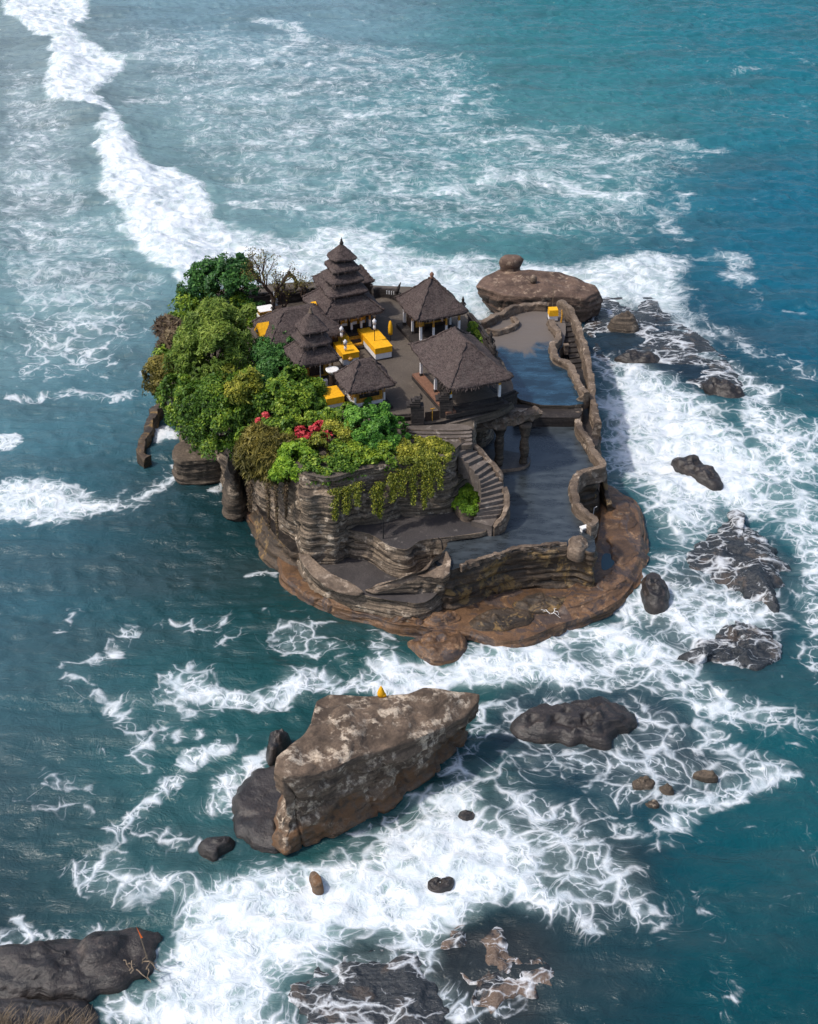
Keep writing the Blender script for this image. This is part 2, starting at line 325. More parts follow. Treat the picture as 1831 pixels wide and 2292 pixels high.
STROKES = [ # line, half width m, density
 (W([(30,890),(80,893),(160,885),(300,880)]), .7, .62),
 (W([(230,1115),(300,1115),(400,1085),(510,1050)]), .8, .64),
 (W([(250,1085),(330,1080),(420,1060)]), .5, .45),
 (W([(279,1395),(250,1410),(244,1440),(190,1472),(150,1489),(155,1520),(195,1545),(251,1562),(280,1595),(300,1630),(303,1664),(320,1700)]), .75, .60),
 (W([(519,1657),(488,1680),(435,1695),(401,1723),(380,1745),(350,1778),(320,1806),(286,1838)]), .7, .68),
 (W([(362,1594),(335,1615),(352,1625),(418,1630),(453,1630)]), .6, .50),
 (W([(390,1507),(446,1524),(488,1552),(557,1559),(620,1552),(693,1511),(750,1527)]), 1.2, .74),
 (W([(411,1388),(450,1395),(488,1420)]), 1.3, .44),
 (W([(300,1540),(350,1555),(415,1588)]), .8, .50),
 (W([(620,1430),(680,1440),(730,1455)]), 1.3, .50),
 (W([(545,1388),(620,1400),(690,1410)]), 1.2, .38),
 (W([(115,1400),(120,1380),(160,1350),(195,1320)]), .4, .36),
 (W([(185,1650),(215,1675),(280,1695)]), .4, .45),
 (W([(10,1790),(80,1745),(160,1755)]), .8, .42),
 (W([(80,1800),(140,1790),(195,1812)]), .9, .46),
 (W([(0,2111),(81,2107),(183,2095),(285,2063)]), .7, .60),
 (W([(49,2014),(38,2034),(61,2063),(85,2080)]), .6, .66), (W([(0,2100),(30,2070),(60,2068)]), .6, .55),
 (W([(250,1900),(300,1870),(380,1850),(420,1880)]), .7, .5),
 (W([(900,424),(1000,425),(1062,416),(1132,395),(1235,400),(1311,422),(1408,443)]), 1.6, .72),
 (W([(900,335),(1062,319),(1160,303),(1235,335),(1365,357),(1440,346)]), 1.6, .60),
 (W([(1365,297),(1400,310),(1495,313),(1603,335)]), 1.6, .58),
 (W([(1540,430),(1500,470),(1480,500),(1540,540)]), 1.2, .52),
 (W([(990,450),(1060,450),(1140,460)]), .8, .55),
 (W([(980,520),(1040,500),(1160,490)]), .9, .50), (W([(1200,520),(1270,490),(1290,470)]), 1.3, .5),
 (W([(1005,180),(1020,230),(990,250)]), 1.6, .58),
 (W([(392,131),(470,137),(564,138),(627,115),(680,84),(664,57),(575,47)]), 1.6, .62),
 (W([(324,225),(400,217),(470,209),(600,215),(690,200)]), 2.2, .56),
 (W([(600,320),(627,303),(732,272),(836,251)]), 2.6, .60),
 (W([(480,352),(560,345),(690,330)]), 1.2, .48),
 (W([(523,465),(680,460),(800,430),(900,413)]), 1.6, .56),
 (W([(480,420),(600,405),(760,400),(880,395)]), 1.2, .50),
 (W([(305,120),(280,125),(250,122)]), 1.6, .85), (W([(240,90),(420,60),(520,50)]), 1.4, .40),
 (W([(0,490),(120,480),(230,500)]), 2., .5), (W([(0,640),(110,660),(200,690),(330,640)]), 2., .48),
 (W([(0,560),(90,545),(180,560)]), 1.6, .46), (W([(0,340),(60,330),(140,350)]), 1.5, .44),
 (W([(1650,150),(1700,155),(1640,165)]), .8, .5), (W([(1760,115),(1831,140)]), .8, .40), (W([(1600,205),(1700,240),(1831,280)]), .4, .38),
 (W([(1590,575),(1665,580),(1675,620),(1640,625)]), 1.2, .62), (W([(1675,620),(1680,690)]), .9, .40),
 (W([(1750,685),(1775,697),(1795,690)]), .4, .56),
 (W([(1580,735),(1650,745),(1720,800),(1831,850)]), 1.6, .48),
 (W([(560,1135),(590,1180),(625,1235),(633,1262)]), .45, .55), (W([(560,1275),(600,1270),(625,1285)]), .5, .62),
 (W([(385,1048),(430,1045),(500,1035)]), .4, .50), (W([(480,1120),(510,1085)]), .4, .72), (W([(510,1130),(535,1132)]), .4, .7),
 (W([(690,1690),(690,1690)]), .1, 0),
 (W([(1550,2000),(1600,2080),(1700,2130)]), .8, .34), (W([(1560,1880),(1600,1850),(1680,1840)]), .6, .34),
 (W([(1800,1850),(1790,1880),(1831,1930)]), .6, .36), (W([(1740,2010),(1790,2010)]), .4, .40), (W([(1640,2200),(1690,2230),(1660,2292)]), .7, .36),
 (W([(1460,1680),(1500,1760),(1560,1810)]), .8, .58), (W([(1560,1600),(1650,1690),(1690,1740)]), .8, .58),
 (W([(1500,1830),(1580,1770),(1700,1740)]), .8, .72),
]
ISL = W([(500,1110),(545,1140),(567,1172),(602,1213),(633,1266),(630,1287),(668,1318),(696,1339),(741,1356),(793,1370),(846,1381),(880,1398)])
CLEAR = [ # patches where the foam thins to open water
 (W([(1300,1500),(1420,1480),(1540,1500),(1600,1560),(1700,1640),(1640,1650),(1500,1560),(1350,1530)]), .55, 1.2),
 (W([(1460,1250),(1560,1200),(1700,1220),(1740,1300),(1720,1380),(1600,1320),(1480,1330)]), .46, 2.0),
 (W([(1640,660),(1900,700),(1900,860),(1760,850),(1640,760)]), .40, 2.),
 (W([(1290,700),(1420,670),(1500,690),(1680,860),(1640,900),(1540,860),(1400,790),(1310,800)]), .50, 1.5),
 (W([(1250,1440),(1330,1430),(1420,1460),(1400,1490),(1280,1480)]), .5, 1.0),
]
gx = np.arange(-110, 110, .45); gy = np.arange(40, 330, .45); GX, GY = np.meshgrid(gx, gy)
WX = GX + 2.2*fbm(GX*.11, GY*.11, 3.) + .8*fbm(GX*.5, GY*.5, 8.); WY = GY + 2.2*fbm(GX*.11, GY*.11, 13.) + .8*fbm(GX*.5, GY*.5, 28.)
def area_w(poly, fe):
    xs = [p[0] for p in poly]; ys = [p[1] for p in poly]
    sel = (GX > min(xs)-8) & (GX < max(xs)+8) & (GY > min(ys)-8) & (GY < max(ys)+8)
    r = np.zeros(GX.shape); x = WX[sel]; y = WY[sel]
    d = distseg(x, y, poly, True); s = np.where(inpoly(x, y, poly), d, -d)
    r[sel] = sstep(-fe*.5, fe*.7, s); return r
DEN = np.zeros(GX.shape)
for poly, d, fe in AREAS: DEN = np.maximum(DEN, d*area_w(poly, fe))
for line, hw, d in STROKES:
    xs = [p[0] for p in line]; ys = [p[1] for p in line]
    sel = (GX > min(xs)-8) & (GX < max(xs)+8) & (GY > min(ys)-8) & (GY < max(ys)+8)
    ds = distseg(WX[sel], WY[sel], line); DEN[sel] = np.maximum(DEN[sel], d*.86*(1 - sstep(hw*.2, hw*2.6, ds)))
for poly, d, fe in CLEAR:
    a = area_w(poly, fe); DEN = np.where(a > 0, DEN*(1-a) + np.minimum(DEN, d)*a, DEN)
DEN = np.maximum(DEN, .12 + .10*fbm(GX*.04, GY*.05, 2.))
def blur(a, k):
    for _ in range(k):
        a = (a + np.roll(a, 1, 0) + np.roll(a, -1, 0))/3; a = (a + np.roll(a, 1, 1) + np.roll(a, -1, 1))/3
    return a
MILK = blur(DEN, 14)
# currents: foam texture is carried backwards through a swirling flow
def vel(x, y):
    e = .4
    def psi(x, y): return 10*vn(x*.055, y*.05, 1.7) + 3.4*vn(x*.14, y*.13, 5.2) + .9*vn(x*.4, y*.38, 9.1)
    return (psi(x, y+e) - psi(x, y-e))/(2*e), -(psi(x+e, y) - psi(x-e, y))/(2*e)
cx, cy = GX.copy(), GY.copy()
for i in range(5):
    u, v = vel(cx, cy); cx -= u*.085; cy -= v*.085
FX2 = cx.copy(); FY2 = cy.copy()
cx, cy = GX.copy(), GY.copy()
for i in range(7):
    u, v = vel(cx, cy); cx -= u*.19; cy -= v*.19
FX = cx; FY = cy
# brk: distance along/over the breaking crest
CREST = W([(-40,-40),(40,10),(110,80),(150,170),(170,240),(235,290),(260,370),(300,460),(380,560),(440,620)])
BR = np.exp(-(distseg(GX, GY, CREST)/4.5)**2)
# water body colour, from clear deep teal through grey-green to the dark lee of the island; upper-left entries also carry painted sun and sky glare
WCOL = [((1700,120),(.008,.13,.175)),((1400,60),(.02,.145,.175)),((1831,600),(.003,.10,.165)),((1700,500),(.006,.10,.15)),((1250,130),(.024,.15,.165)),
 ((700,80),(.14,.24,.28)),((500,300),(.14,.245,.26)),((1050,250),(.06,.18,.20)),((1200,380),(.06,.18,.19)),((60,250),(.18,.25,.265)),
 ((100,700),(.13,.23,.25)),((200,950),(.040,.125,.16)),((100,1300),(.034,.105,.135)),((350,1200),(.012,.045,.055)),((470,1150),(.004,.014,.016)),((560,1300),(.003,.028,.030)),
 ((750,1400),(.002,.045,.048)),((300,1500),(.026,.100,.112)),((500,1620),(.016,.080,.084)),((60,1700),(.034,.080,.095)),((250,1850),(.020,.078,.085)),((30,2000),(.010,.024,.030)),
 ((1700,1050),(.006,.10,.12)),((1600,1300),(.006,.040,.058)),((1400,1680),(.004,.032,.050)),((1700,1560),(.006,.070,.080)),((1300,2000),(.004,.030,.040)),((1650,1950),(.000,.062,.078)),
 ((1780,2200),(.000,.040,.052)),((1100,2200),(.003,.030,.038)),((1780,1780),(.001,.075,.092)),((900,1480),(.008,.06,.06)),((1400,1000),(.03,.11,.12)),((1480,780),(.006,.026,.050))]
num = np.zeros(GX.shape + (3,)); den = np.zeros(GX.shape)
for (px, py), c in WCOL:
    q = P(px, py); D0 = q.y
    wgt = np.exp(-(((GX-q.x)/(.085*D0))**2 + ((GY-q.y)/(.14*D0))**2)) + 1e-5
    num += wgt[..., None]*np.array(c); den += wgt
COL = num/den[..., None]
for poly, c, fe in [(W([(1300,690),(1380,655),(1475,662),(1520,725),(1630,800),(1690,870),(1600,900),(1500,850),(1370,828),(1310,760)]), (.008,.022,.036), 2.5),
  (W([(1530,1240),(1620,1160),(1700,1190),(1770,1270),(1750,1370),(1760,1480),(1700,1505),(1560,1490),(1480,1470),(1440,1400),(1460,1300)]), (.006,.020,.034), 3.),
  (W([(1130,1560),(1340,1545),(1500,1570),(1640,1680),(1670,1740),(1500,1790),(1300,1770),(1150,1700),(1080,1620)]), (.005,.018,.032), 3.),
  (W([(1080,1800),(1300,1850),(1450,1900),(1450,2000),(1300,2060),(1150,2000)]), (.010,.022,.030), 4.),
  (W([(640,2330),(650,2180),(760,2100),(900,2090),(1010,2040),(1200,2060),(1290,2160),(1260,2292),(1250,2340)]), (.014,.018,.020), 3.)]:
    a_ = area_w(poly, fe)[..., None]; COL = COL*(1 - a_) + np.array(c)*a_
SHDW = 0
def samp(A, x, y):
    u = np.clip((x - gx[0])/.45, 0, len(gx)-1.001); v = np.clip((y - gy[0])/.45, 0, len(gy)-1.001)
    iu = u.astype(int); iv = v.astype(int); fu = u-iu; fv = v-iv
    if A.ndim == 3: fu = fu[..., None]; fv = fv[..., None]
    return A[iv, iu]*(1-fu)*(1-fv) + A[iv, iu+1]*fu*(1-fv) + A[iv+1, iu]*(1-fu)*fv + A[iv+1, iu+1]*fu*fv
def axis(a, b, st, far):
    mid = np.arange(a, b, st); out = []; s = st; x = b
    while x < far: s *= 1.25; x += s; out.append(x)
    lo = []; s = st; x = a
    while x > -far: s *= 1.25; x -= s; lo.append(x)
    return np.r_[lo[::-1], mid, out]
ax = axis(-92, 92, .25, 9000); ay = axis(48, 300, .25, 9000)
X, Y = np.meshgrid(ax, ay); x = X.ravel(); y = Y.ravel()
inside = (x > -109) & (x < 109) & (y > 41) & (y < 329)
ed = np.clip(np.minimum(np.minimum(109 - abs(x), y - 41), 329 - y)/12, 0, 1)
foam = samp(DEN, x, y)*ed; milk = samp(MILK, x, y)*ed
fxc = np.where(inside, samp(FX, x, y), x); fyc = np.where(inside, samp(FY, x, y), y)
gxc = np.where(inside, samp(FX2, x, y), x); gyc = np.where(inside, samp(FY2, x, y), y)
ca, sa = cos(.5), sin(.5)
def ridged(n): return 1 - 2*np.abs(n)
wob = 3*fbm(x*.03, y*.03, 4.)
h = .34*np.sin((x*ca*.25 + y*sa*1.0)*.42 + wob) * (.6 + .4*fbm(x*.05, y*.05, 1.))
h += .62*fbm(x*.16 + .5*wob, y*.42, 2., 4) + .13*ridged(vn(x*.55 + y*.2, y*1.1, 6.)) + .06*fbm(x*1.6, y*2.1, 7., 2)
near = np.clip((150 - y)/80, 0, 1)
h *= (1 - .35*near)
h *= np.clip(ed + .2, 0, 1)
fo = sstep(.5, .95, foam)
h += fo*(.34*fbm(x*.7, y*.8, 11., 4) + .12) + 1.3*samp(BR, x, y)*ed*(.8 + .5*fbm(x*.22, y*.22, 5.))
# waves calm where the water touches the rocks of the island
h -= .05
V = np.stack([x, y, h], 1); nx = len(ax); ny = len(ay)
I = np.arange(nx*ny).reshape(ny, nx)
Q = np.stack([I[:-1, :-1], I[:-1, 1:], I[1:, 1:], I[1:, :-1]], -1).reshape(-1, 4)
def sea_mat():
    t = NT('sea_water'); at = lambda n: t.n('Attribute', attribute_name=n)
    fm = at('foam').outputs['Fac']; mk = at('milk').outputs['Fac']; fc = at('flow').outputs['Vector']; wc = at('body').outputs['Color']
    p = t.obj()
    dr = at('drift').outputs['Vector']
    def warp(sc, amt, det=2.0):
        wn = t.n('TexNoise', i_Scale=sc, i_Detail=det); t.link(dr, wn.inputs['Vector'])
        wv = t.n('VectorMath', operation='MULTIPLY_ADD'); t.link(wn.outputs['Color'], wv.inputs[0]); wv.inputs[1].default_value = (amt, amt, 0); t.link(dr, wv.inputs[2]); return wv.outputs[0]
    w1 = warp(.45, 3.2); w2 = warp(1.3, 1.1)
    def vor(sc, src):
        v = t.n('TexVoronoi', feature='DISTANCE_TO_EDGE', i_Scale=sc); v.voronoi_dimensions = '2D'; t.link(src, v.inputs['Vector']); return v.outputs[0]
    e1 = vor(.42, w1); e2 = vor(1.05, w2); e3 = vor(2.6, w2)
    n1 = t.noise(fc, .30, 4, .6, .6); n2 = t.noise(p, .8, 6, .7, .5); n3 = t.noise(p, 4.0, 5, .7); n4 = t.noise(dr, .8, 4, .6, .5)
    a = t.math('ADD', fm, t.math('MULTIPLY', t.math('SUBTRACT', n1, .5), .80)); a = t.math('ADD', a, t.math('MULTIPLY', t.math('SUBTRACT', n4, .5), .50))
    def ramp(lo, hi, v=a):
        q = t.n('MapRange'); t.link(v, q.inputs[0]); t.link(lo, q.inputs[1]); t.link(hi, q.inputs[2]); return q.outputs[0]
    def soft(e, w, pw=2.2):
        return t.math('POWER', 2.718, t.math('MULTIPLY', t.math('POWER', t.math('DIVIDE', e, t.math('MAXIMUM', w, .0008)), pw), -1.0))
    jn = t.math('MULTIPLY', t.math('ABSOLUTE', t.math('SUBTRACT', n3, .5)), .10)
    def cell(e, lo, hi, wmin, wmax, amp, pw=1.5):
        w = t.math('ADD', wmin, t.math('MULTIPLY', t.math('POWER', ramp(lo, hi), pw), wmax))
        return t.math('MULTIPLY', t.math('MULTIPLY', soft(t.math('ADD', e, jn), w), t.ss(lo, lo + .16, a)), amp)
    old = at('old').outputs['Fac']; fresh = t.math('SUBTRACT', 1.0, t.math('MULTIPLY', old, .72))
    f = cell(e1, .26, 1.0, .038, .34, 1.0); f = t.math('MAXIMUM', f, cell(e2, .40, 1.0, .05, .38, .95)); f = t.math('MAXIMUM', f, cell(e3, .60, 1.0, .06, .42, .85))
    f = t.math('MULTIPLY', f, fresh)
    # long drawn out threads
    wd = t.noise(fc, .30, 2, .5, 1.0); ed = t.math('ABSOLUTE', t.math('SUBTRACT', wd, .5))
    f = t.math('MAXIMUM', f, t.math('MULTIPLY', soft(ed, t.math('ADD', .006, t.math('MULTIPLY', t.math('POWER', ramp(.2, 1.0), 1.5), .03)), 1.6), t.math('MULTIPLY', t.ss(.22, .5, a), .85)))
    wk = t.noise(t.obj((.42, 1, 1)), .20, 3, .6, 1.8); ek = t.math('ABSOLUTE', t.math('SUBTRACT', wk, .5)); wq = t.noise(fc, .45, 4, .6, .8); eq = t.math('ABSOLUTE', t.math('SUBTRACT', wq, .5))
    ow = t.math('MULTIPLY', t.math('POWER', ramp(.2, 1.0), 1.4), .075)
    fo_ = t.math('MAXIMUM', soft(ek, t.math('ADD', .010, ow), 1.3), t.math('MULTIPLY', soft(eq, t.math('ADD', .008, ow), 1.3), .8))
    f = t.math('MAXIMUM', f, t.math('MULTIPLY', fo_, t.math('MULTIPLY', t.math('MULTIPLY', t.ss(.20, .60, a), .95), old)))
    solid = t.ss(.95, 1.16, t.math('ADD', a, t.math('MULTIPLY', t.math('SUBTRACT', n3, .5), .30)))
    f = t.math('MAXIMUM', f, solid)
    veil = t.math('MULTIPLY', t.ss(.46, .72, t.noise(fc, .28, 4, .6, 1.4)), t.math('MULTIPLY', t.ss(.30, .95, a), t.math('ADD', .55, t.math('MULTIPLY', old, .35))))
    f = t.math('SUBTRACT', 1.0, t.math('MULTIPLY', t.math('SUBTRACT', 1.0, f), t.math('SUBTRACT', 1.0, veil)))
    f = t.math('MULTIPLY', f, t.math('ADD', .50, t.math('MULTIPLY', t.ss(.25, .8, a), .48)))
    milk = t.math('MULTIPLY', t.ss(.28, .95, t.math('ADD', t.math('MULTIPLY', mk, .6), t.math('MULTIPLY', a, .45))), .80)
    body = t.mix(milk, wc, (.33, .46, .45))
    body = t.mix(t.math('MULTIPLY', t.ss(.4, .7, t.noise(t.obj((.5, 1.4, 1)), .10, 4, .6)), .35), body, (.045, .060, .065))
    t.link(body, t.b.inputs['Base Color']); t.b.inputs['Roughness'].default_value = .14; t.b.inputs['IOR'].default_value = 1.33
    t.b.inputs['Specular IOR Level'].default_value = .5
    r1 = t.noise(t.obj((.75, 1.7, 1)), .65, 6, .62, .5); r2 = t.noise(fc, 1.6, 4, .6, 1.)
    hh = t.math('ADD', t.math('MULTIPLY', r1, 1.), t.math('MULTIPLY', r2, .35))
    t.bump(hh, .6, .42)
    fd = t.n('BsdfPrincipled'); t.link(t.mix(t.ss(.35,.65,n2), (.56,.63,.68), (.79,.82,.85)), fd.inputs['Base Color']); fd.inputs['Roughness'].default_value = .75
    fb = t.n('Bump'); t.link(t.math('ADD', f, t.math('MULTIPLY', n2, 1.4)), fb.inputs['Height']); fb.inputs['Strength'].default_value = .6; fb.inputs['Distance'].default_value = .25; t.link(fb, fd.inputs['Normal'])
    mx = t.n('MixShader'); t.link(f, mx.inputs[0]); t.t.links.new(t.b.outputs[0], mx.inputs[1]); t.t.links.new(fd.outputs[0], mx.inputs[2])
    t.t.links.new(mx.outputs[0], t.out.inputs[0]); return t.m
M['sea'] = sea_mat()
sea = quads('sea', V, Q, M['sea'], smooth=True); tag(sea, 'teal sea with white breaking surf', None, None, 'structure')
def fattr(o, name, a):
    at = o.data.attributes.new(name, 'FLOAT', 'POINT'); at.data.foreach_set('value', a.astype(np.float32))
fattr(sea, 'old', sstep(128, 160, y + .12*x)); fattr(sea, 'foam', foam); fattr(sea, 'milk', milk)
at = sea.data.attributes.new('flow', 'FLOAT_VECTOR', 'POINT'); at.data.foreach_set('vector', np.stack([fxc, fyc, 0*fxc], 1).astype(np.float32).ravel())
at = sea.data.attributes.new('drift', 'FLOAT_VECTOR', 'POINT'); at.data.foreach_set('vector', np.stack([gxc, gyc, 0*gxc], 1).astype(np.float32).ravel())
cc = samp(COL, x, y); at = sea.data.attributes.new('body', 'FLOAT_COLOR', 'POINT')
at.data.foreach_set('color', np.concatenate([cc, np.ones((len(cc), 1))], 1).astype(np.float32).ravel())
# ---------------------------------------------------------------- rock builders
def wall_noise(x, y, z, ns, seed):
    z = z + .38*fbm(np.asarray(x)*.16, np.asarray(y)*.16, seed + .1*np.asarray(z), 3)
    s = fbm(x*.22, y*.22, z*ns + seed, 3)*1.0 + .5*np.sign(vn(x*.4, y*.4, z*ns*1.7 + seed))*np.abs(vn(x*.4, y*.4, z*ns*1.7 + seed))**.5
    u = np.floor(x*.55 + y*.35 + .8*vn(x*.3, y*.3, seed) + 3*vn(0*x, 0*y, np.floor(z*1.4))); k = np.floor(z*2.1 + .5*vn(x*.15, y*.15, seed))
    s = s + 1.1*(_h(u.astype(np.int64), k.astype(np.int64), np.int64(seed) + 0*u.astype(np.int64)) - .5)
    v = vn(x*.75 + .3*np.sin(z*1.3), y*.75, z*.12 + seed*1.7); s = s - 1.6*np.exp(-np.abs(v)/.05)
    return s
def tier(name, px, zt, zb, mats, flare=0.3, amp=.16, ns=4.5, big=.35, seed=0, step=.2, it=2, lip=.0, parent=None, kind='structure', world=None, pw=1.0):
    """a terrace of layered rock: flat top, weathered layered sides"""
    pts = world if world is not None else [tuple(P(a, b, zt)[:2]) for a, b in px]
    p = ccw(np.array([q[:2] for q in chaikin(pts, it)])); p = resample(p, step); n = len(p)
    nm = normals2(p)
    for _ in range(3): nm = (nm + np.roll(nm, 1, 0) + np.roll(nm, -1, 0)); nm /= np.linalg.norm(nm, axis=1)[:, None]
    zs = np.r_[zt, np.arange(zt - .06, zb, -.10), zb]; rings = []
    for k, z in enumerate(zs):
        f = (zt - z)/(zt - zb)
        b = big*fbm(p[:, 0]*.35, p[:, 1]*.35, z*.35 + seed, 3)*min(1, (zt - z)*1.2)
        off = flare*f**pw + amp*wall_noise(p[:, 0], p[:, 1], z, ns, seed)*min(1, (zt-z)*4 + .15) + b + lip*math.exp(-(zt - z)*2)
        rings.append(np.c_[p + nm*off[:, None], np.full(n, z)])
    V = np.vstack(rings); m = len(zs)
    F = [[k*n + i, (k+1)*n + i, (k+1)*n + (i+1) % n, k*n + (i+1) % n] for k in range(m-1) for i in range(n)]
    mi = [0]*len(F); F.append(list(range(n))); mi.append(1)
    o = mobj(name, V, F, mats, parent, True, mi); o.data.polygons[len(F)-1].use_smooth = False
    return tag(o, kind=kind) if kind else o
def loft_rock(name, top, base, mats, n=150, rings=26, bulge=.0, under=0.0, amp=.2, ns=2.5, big=.5, crown=.0, seed=1, tamp=.18, zb=-.6, topmat=0, bsm=1):
    """boulder between an outline on top [(px,py,z)] and an outline at the water [(px,py)]; both start at matching corners"""
    T = np.array([tuple(P(a, b, z)) for a, b, z in top]); B = np.array([tuple(P(a, b, 0)[:2]) + (zb,) for a, b in base])
    def prep(Q, cnt):
        Q = chaikin(Q, bsm); return resample(Q, n=cnt)
    # corner i of the top answers to corner i of the base
    def seg(Q):
        out = []; m = len(Q); per = n//m
        for i in range(m):
            a, b = Q[i], Q[(i+1) % m]
            for j in range(per): out.append(a + (b - a)*(j/per))
        q = np.array(out)
        for _ in range(2): q = (q + .6*(np.roll(q, 1, 0) + np.roll(q, -1, 0)))/2.2
        return q
    T = seg(T); B = seg(B); N = len(T)
    a = np.sum(T[:, 0]*np.roll(T[:, 1], -1) - np.roll(T[:, 0], -1)*T[:, 1])
    if a < 0: T = T[::-1]; B = B[::-1]
    nm = normals2(T); R = []
    for _ in range(6): nm = (nm + np.roll(nm, 1, 0) + np.roll(nm, -1, 0)); nm /= np.linalg.norm(nm, axis=1)[:, None]
    for k in range(rings + 1):
        f = k/rings; q = T*(1-f) + B*f; s = sin(pi*f)
        o = bulge*s - under*sin(pi*min(1, f*1.2))**1.0*f*1.6
        o = o + amp*wall_noise(q[:, 0], q[:, 1], q[:, 2], ns, seed)*min(1, f*5) + big*fbm(q[:, 0]*.3, q[:, 1]*.3, q[:, 2]*.3 + seed, 3)*min(1, f*3)
        R.append(np.c_[q[:, :2] + nm*o[:, None], q[:, 2] + .1*vn(q[:, 0], q[:, 1], seed)*(f < .99)])
    c = T.mean(0); tops = []
    for k in range(1, 26):
        f = 1 - k/26.0; q = c + (T - c)*f
        q = q.copy(); ed = min(1, k/5)
        q[:, 2] += crown*(1 - f*f) + tamp*ed*(fbm(q[:, 0]*.5, q[:, 1]*.5, seed, 4)*1.6 + .35*np.abs(vn(q[:, 0]*1.3, q[:, 1]*1.3, seed+3))) 
        tops.append(q)
    V = np.vstack(tops[::-1] + R); m = len(tops) + len(R); k0 = len(tops)
    F = [[k*N + i, (k+1)*N + i, (k+1)*N + (i+1) % N, k*N + (i+1) % N] for k in range(m-1) for i in range(N)]
    mi = [topmat if k < k0 else 0 for k in range(m-1) for i in range(N)]
    F.append(list(range(N))); mi.append(topmat)
    o = mobj(name, V, F, mats, None, True, mi); return o
def mound(name, px, h, mats, prof=1.6, seed=1, amp=.25, ns=3., zb=-.45, zbase=0.0, world=None, rad=.06, rings=26, tilt=(0, 0), step=.25, jag=.15, strat=.10):
    pts = world if world is not None else [tuple(P(a, b, zbase)[:2]) for a, b in px]
    p = resample(ccw(chaikin(pts, 2)[:, :2]), step); N = len(p); c = p.mean(0)
    nm = normals2(p); p = p + nm*(jag*fbm(p[:, 0]*1.1, p[:, 1]*1.1, seed, 4))[:, None]*1.5
    L = np.linalg.norm(p - c, axis=1).max(); out = []
    for k in range(rings + 1):
        f = min(1.0, (k + .02)/rings); q = c + (p - c)*f
        z = zbase + h*(1 - f**(prof*2))**(.75) + (zb if k == rings else 0)
        z = z + tilt[0]*(q[:, 0]-c[0])/L*(1-f*.6) + tilt[1]*(q[:, 1]-c[1])/L*(1-f*.6)
        z = z + min(1, (1-f)*4)*(amp*fbm(q[:, 0]*.8/max(.4, L*.25), q[:, 1]*.8/max(.4, L*.25), seed, 5)*1.5)
        z = z + strat*np.sin(z*14 + 2*vn(q[:, 0]*.5, q[:, 1]*.5, seed))*min(1, (1-f)*4)*.5
        out.append(np.c_[q, z])
    V = np.vstack(out); m = rings + 1
    F = [[k*N + i, (k+1)*N + i, (k+1)*N + (i+1) % N, k*N + (i+1) % N] for k in range(m-1) for i in range(N)] + [list(range(N))]
    return mobj(name, V, F, mats, None, True)
def sweep_wall(name, pts, width, hgt, mat, parent=None, it=2, wob=.06, closed=False, down=.3, seed=0, step=.22, world=False, n=9):
    """rounded kerb wall along [(px,py,z)], z is the ground it stands on"""
    q = [tuple(a) if world else tuple(P(a[0], a[1], a[2])) for a in pts]
    q = resample(chaikin(q, it, closed), step, closed=closed); N = len(q); d = (np.roll(q, -1, 0) - np.roll(q, 1, 0))
    if not closed: d[0] = q[1]-q[0]; d[-1] = q[-1]-q[-2]
    d = d[:, :2]/(np.linalg.norm(d[:, :2], axis=1)[:, None] + 1e-9); s = np.stack([d[:, 1], -d[:, 0]], 1)
    V = []
    prof = [(-.56, -down), (-.54, .3), (-.50, .86), (-.43, 1.0), (0, 1.03), (.43, 1.0), (.50, .86), (.54, .3), (.56, -down)]
    for i in range(N):
        for a, b in prof:
            jk = int(i*step/.8); ww = width*(1 + .22*float(vn(q[i, 0]*1.1, q[i, 1]*1.1, seed)) + .16*(_H[(jk*37 + seed*11) & 65535] - .5)); hh = hgt*(1 + .16*float(vn(q[i, 0]*.9, q[i, 1]*.9, seed+4)) + .22*(_H[(jk*91 + seed*5) & 65535] - .5))
            ns_ = wob*1.6*float(vn(q[i, 0]*2.9, q[i, 1]*2.9, b*3 + seed)); zz = q[i, 2] + (b*hh if b >= 0 else b)
            V.append((q[i, 0] + s[i, 0]*(a*ww + ns_), q[i, 1] + s[i, 1]*(a*ww + ns_), zz + wob*.6*float(vn(q[i, 0]*3, q[i, 1]*3, a*2))))
    K = len(prof); F = [[k*K + i, k*K + i+1, (k+1)*K + i+1, (k+1)*K + i] for k in range(N-1) for i in range(K-1)]
    if closed: F += [[(N-1)*K + i, (N-1)*K + i+1, i+1, i] for i in range(K-1)]
    else: F += [list(range(K)), [(N-1)*K + i for i in range(K)][::-1]]
    return mobj(name, V, F, mat, parent, False)
ZA, ZM, ZT1, ZT2, ZC = 2.1, 4.6, 4.1, 5.4, 10.2
def z5(pts, ox, oy, k): return [(ox + a/k, oy + b/k) for a, b in pts]
# reef foot of the island
REEF = [(1350,1080),(1378,1092),(1398,1109),(1422,1117),(1436,1142),(1441,1169),(1445,1213),(1440,1257),(1426,1287),(1405,1326),(1372,1353),(1321,1377),(1270,1391),(1220,1411),(1186,1427),(1142,1437),(1100,1432),(1060,1412),(1000,1408),(930,1400),(880,1397),(846,1381),(793,1369),(741,1355),(696,1337),(668,1316),(630,1286),(633,1262),(602,1213),(567,1172),(543,1140),(520,1110),(600,1080),(800,1050),(1000,1050),(1200,1040)]
tier('reef_shelf', REEF, .55, -.6, [M['reef'], M['reef']], flare=.25, amp=.12, big=.25, seed=3)
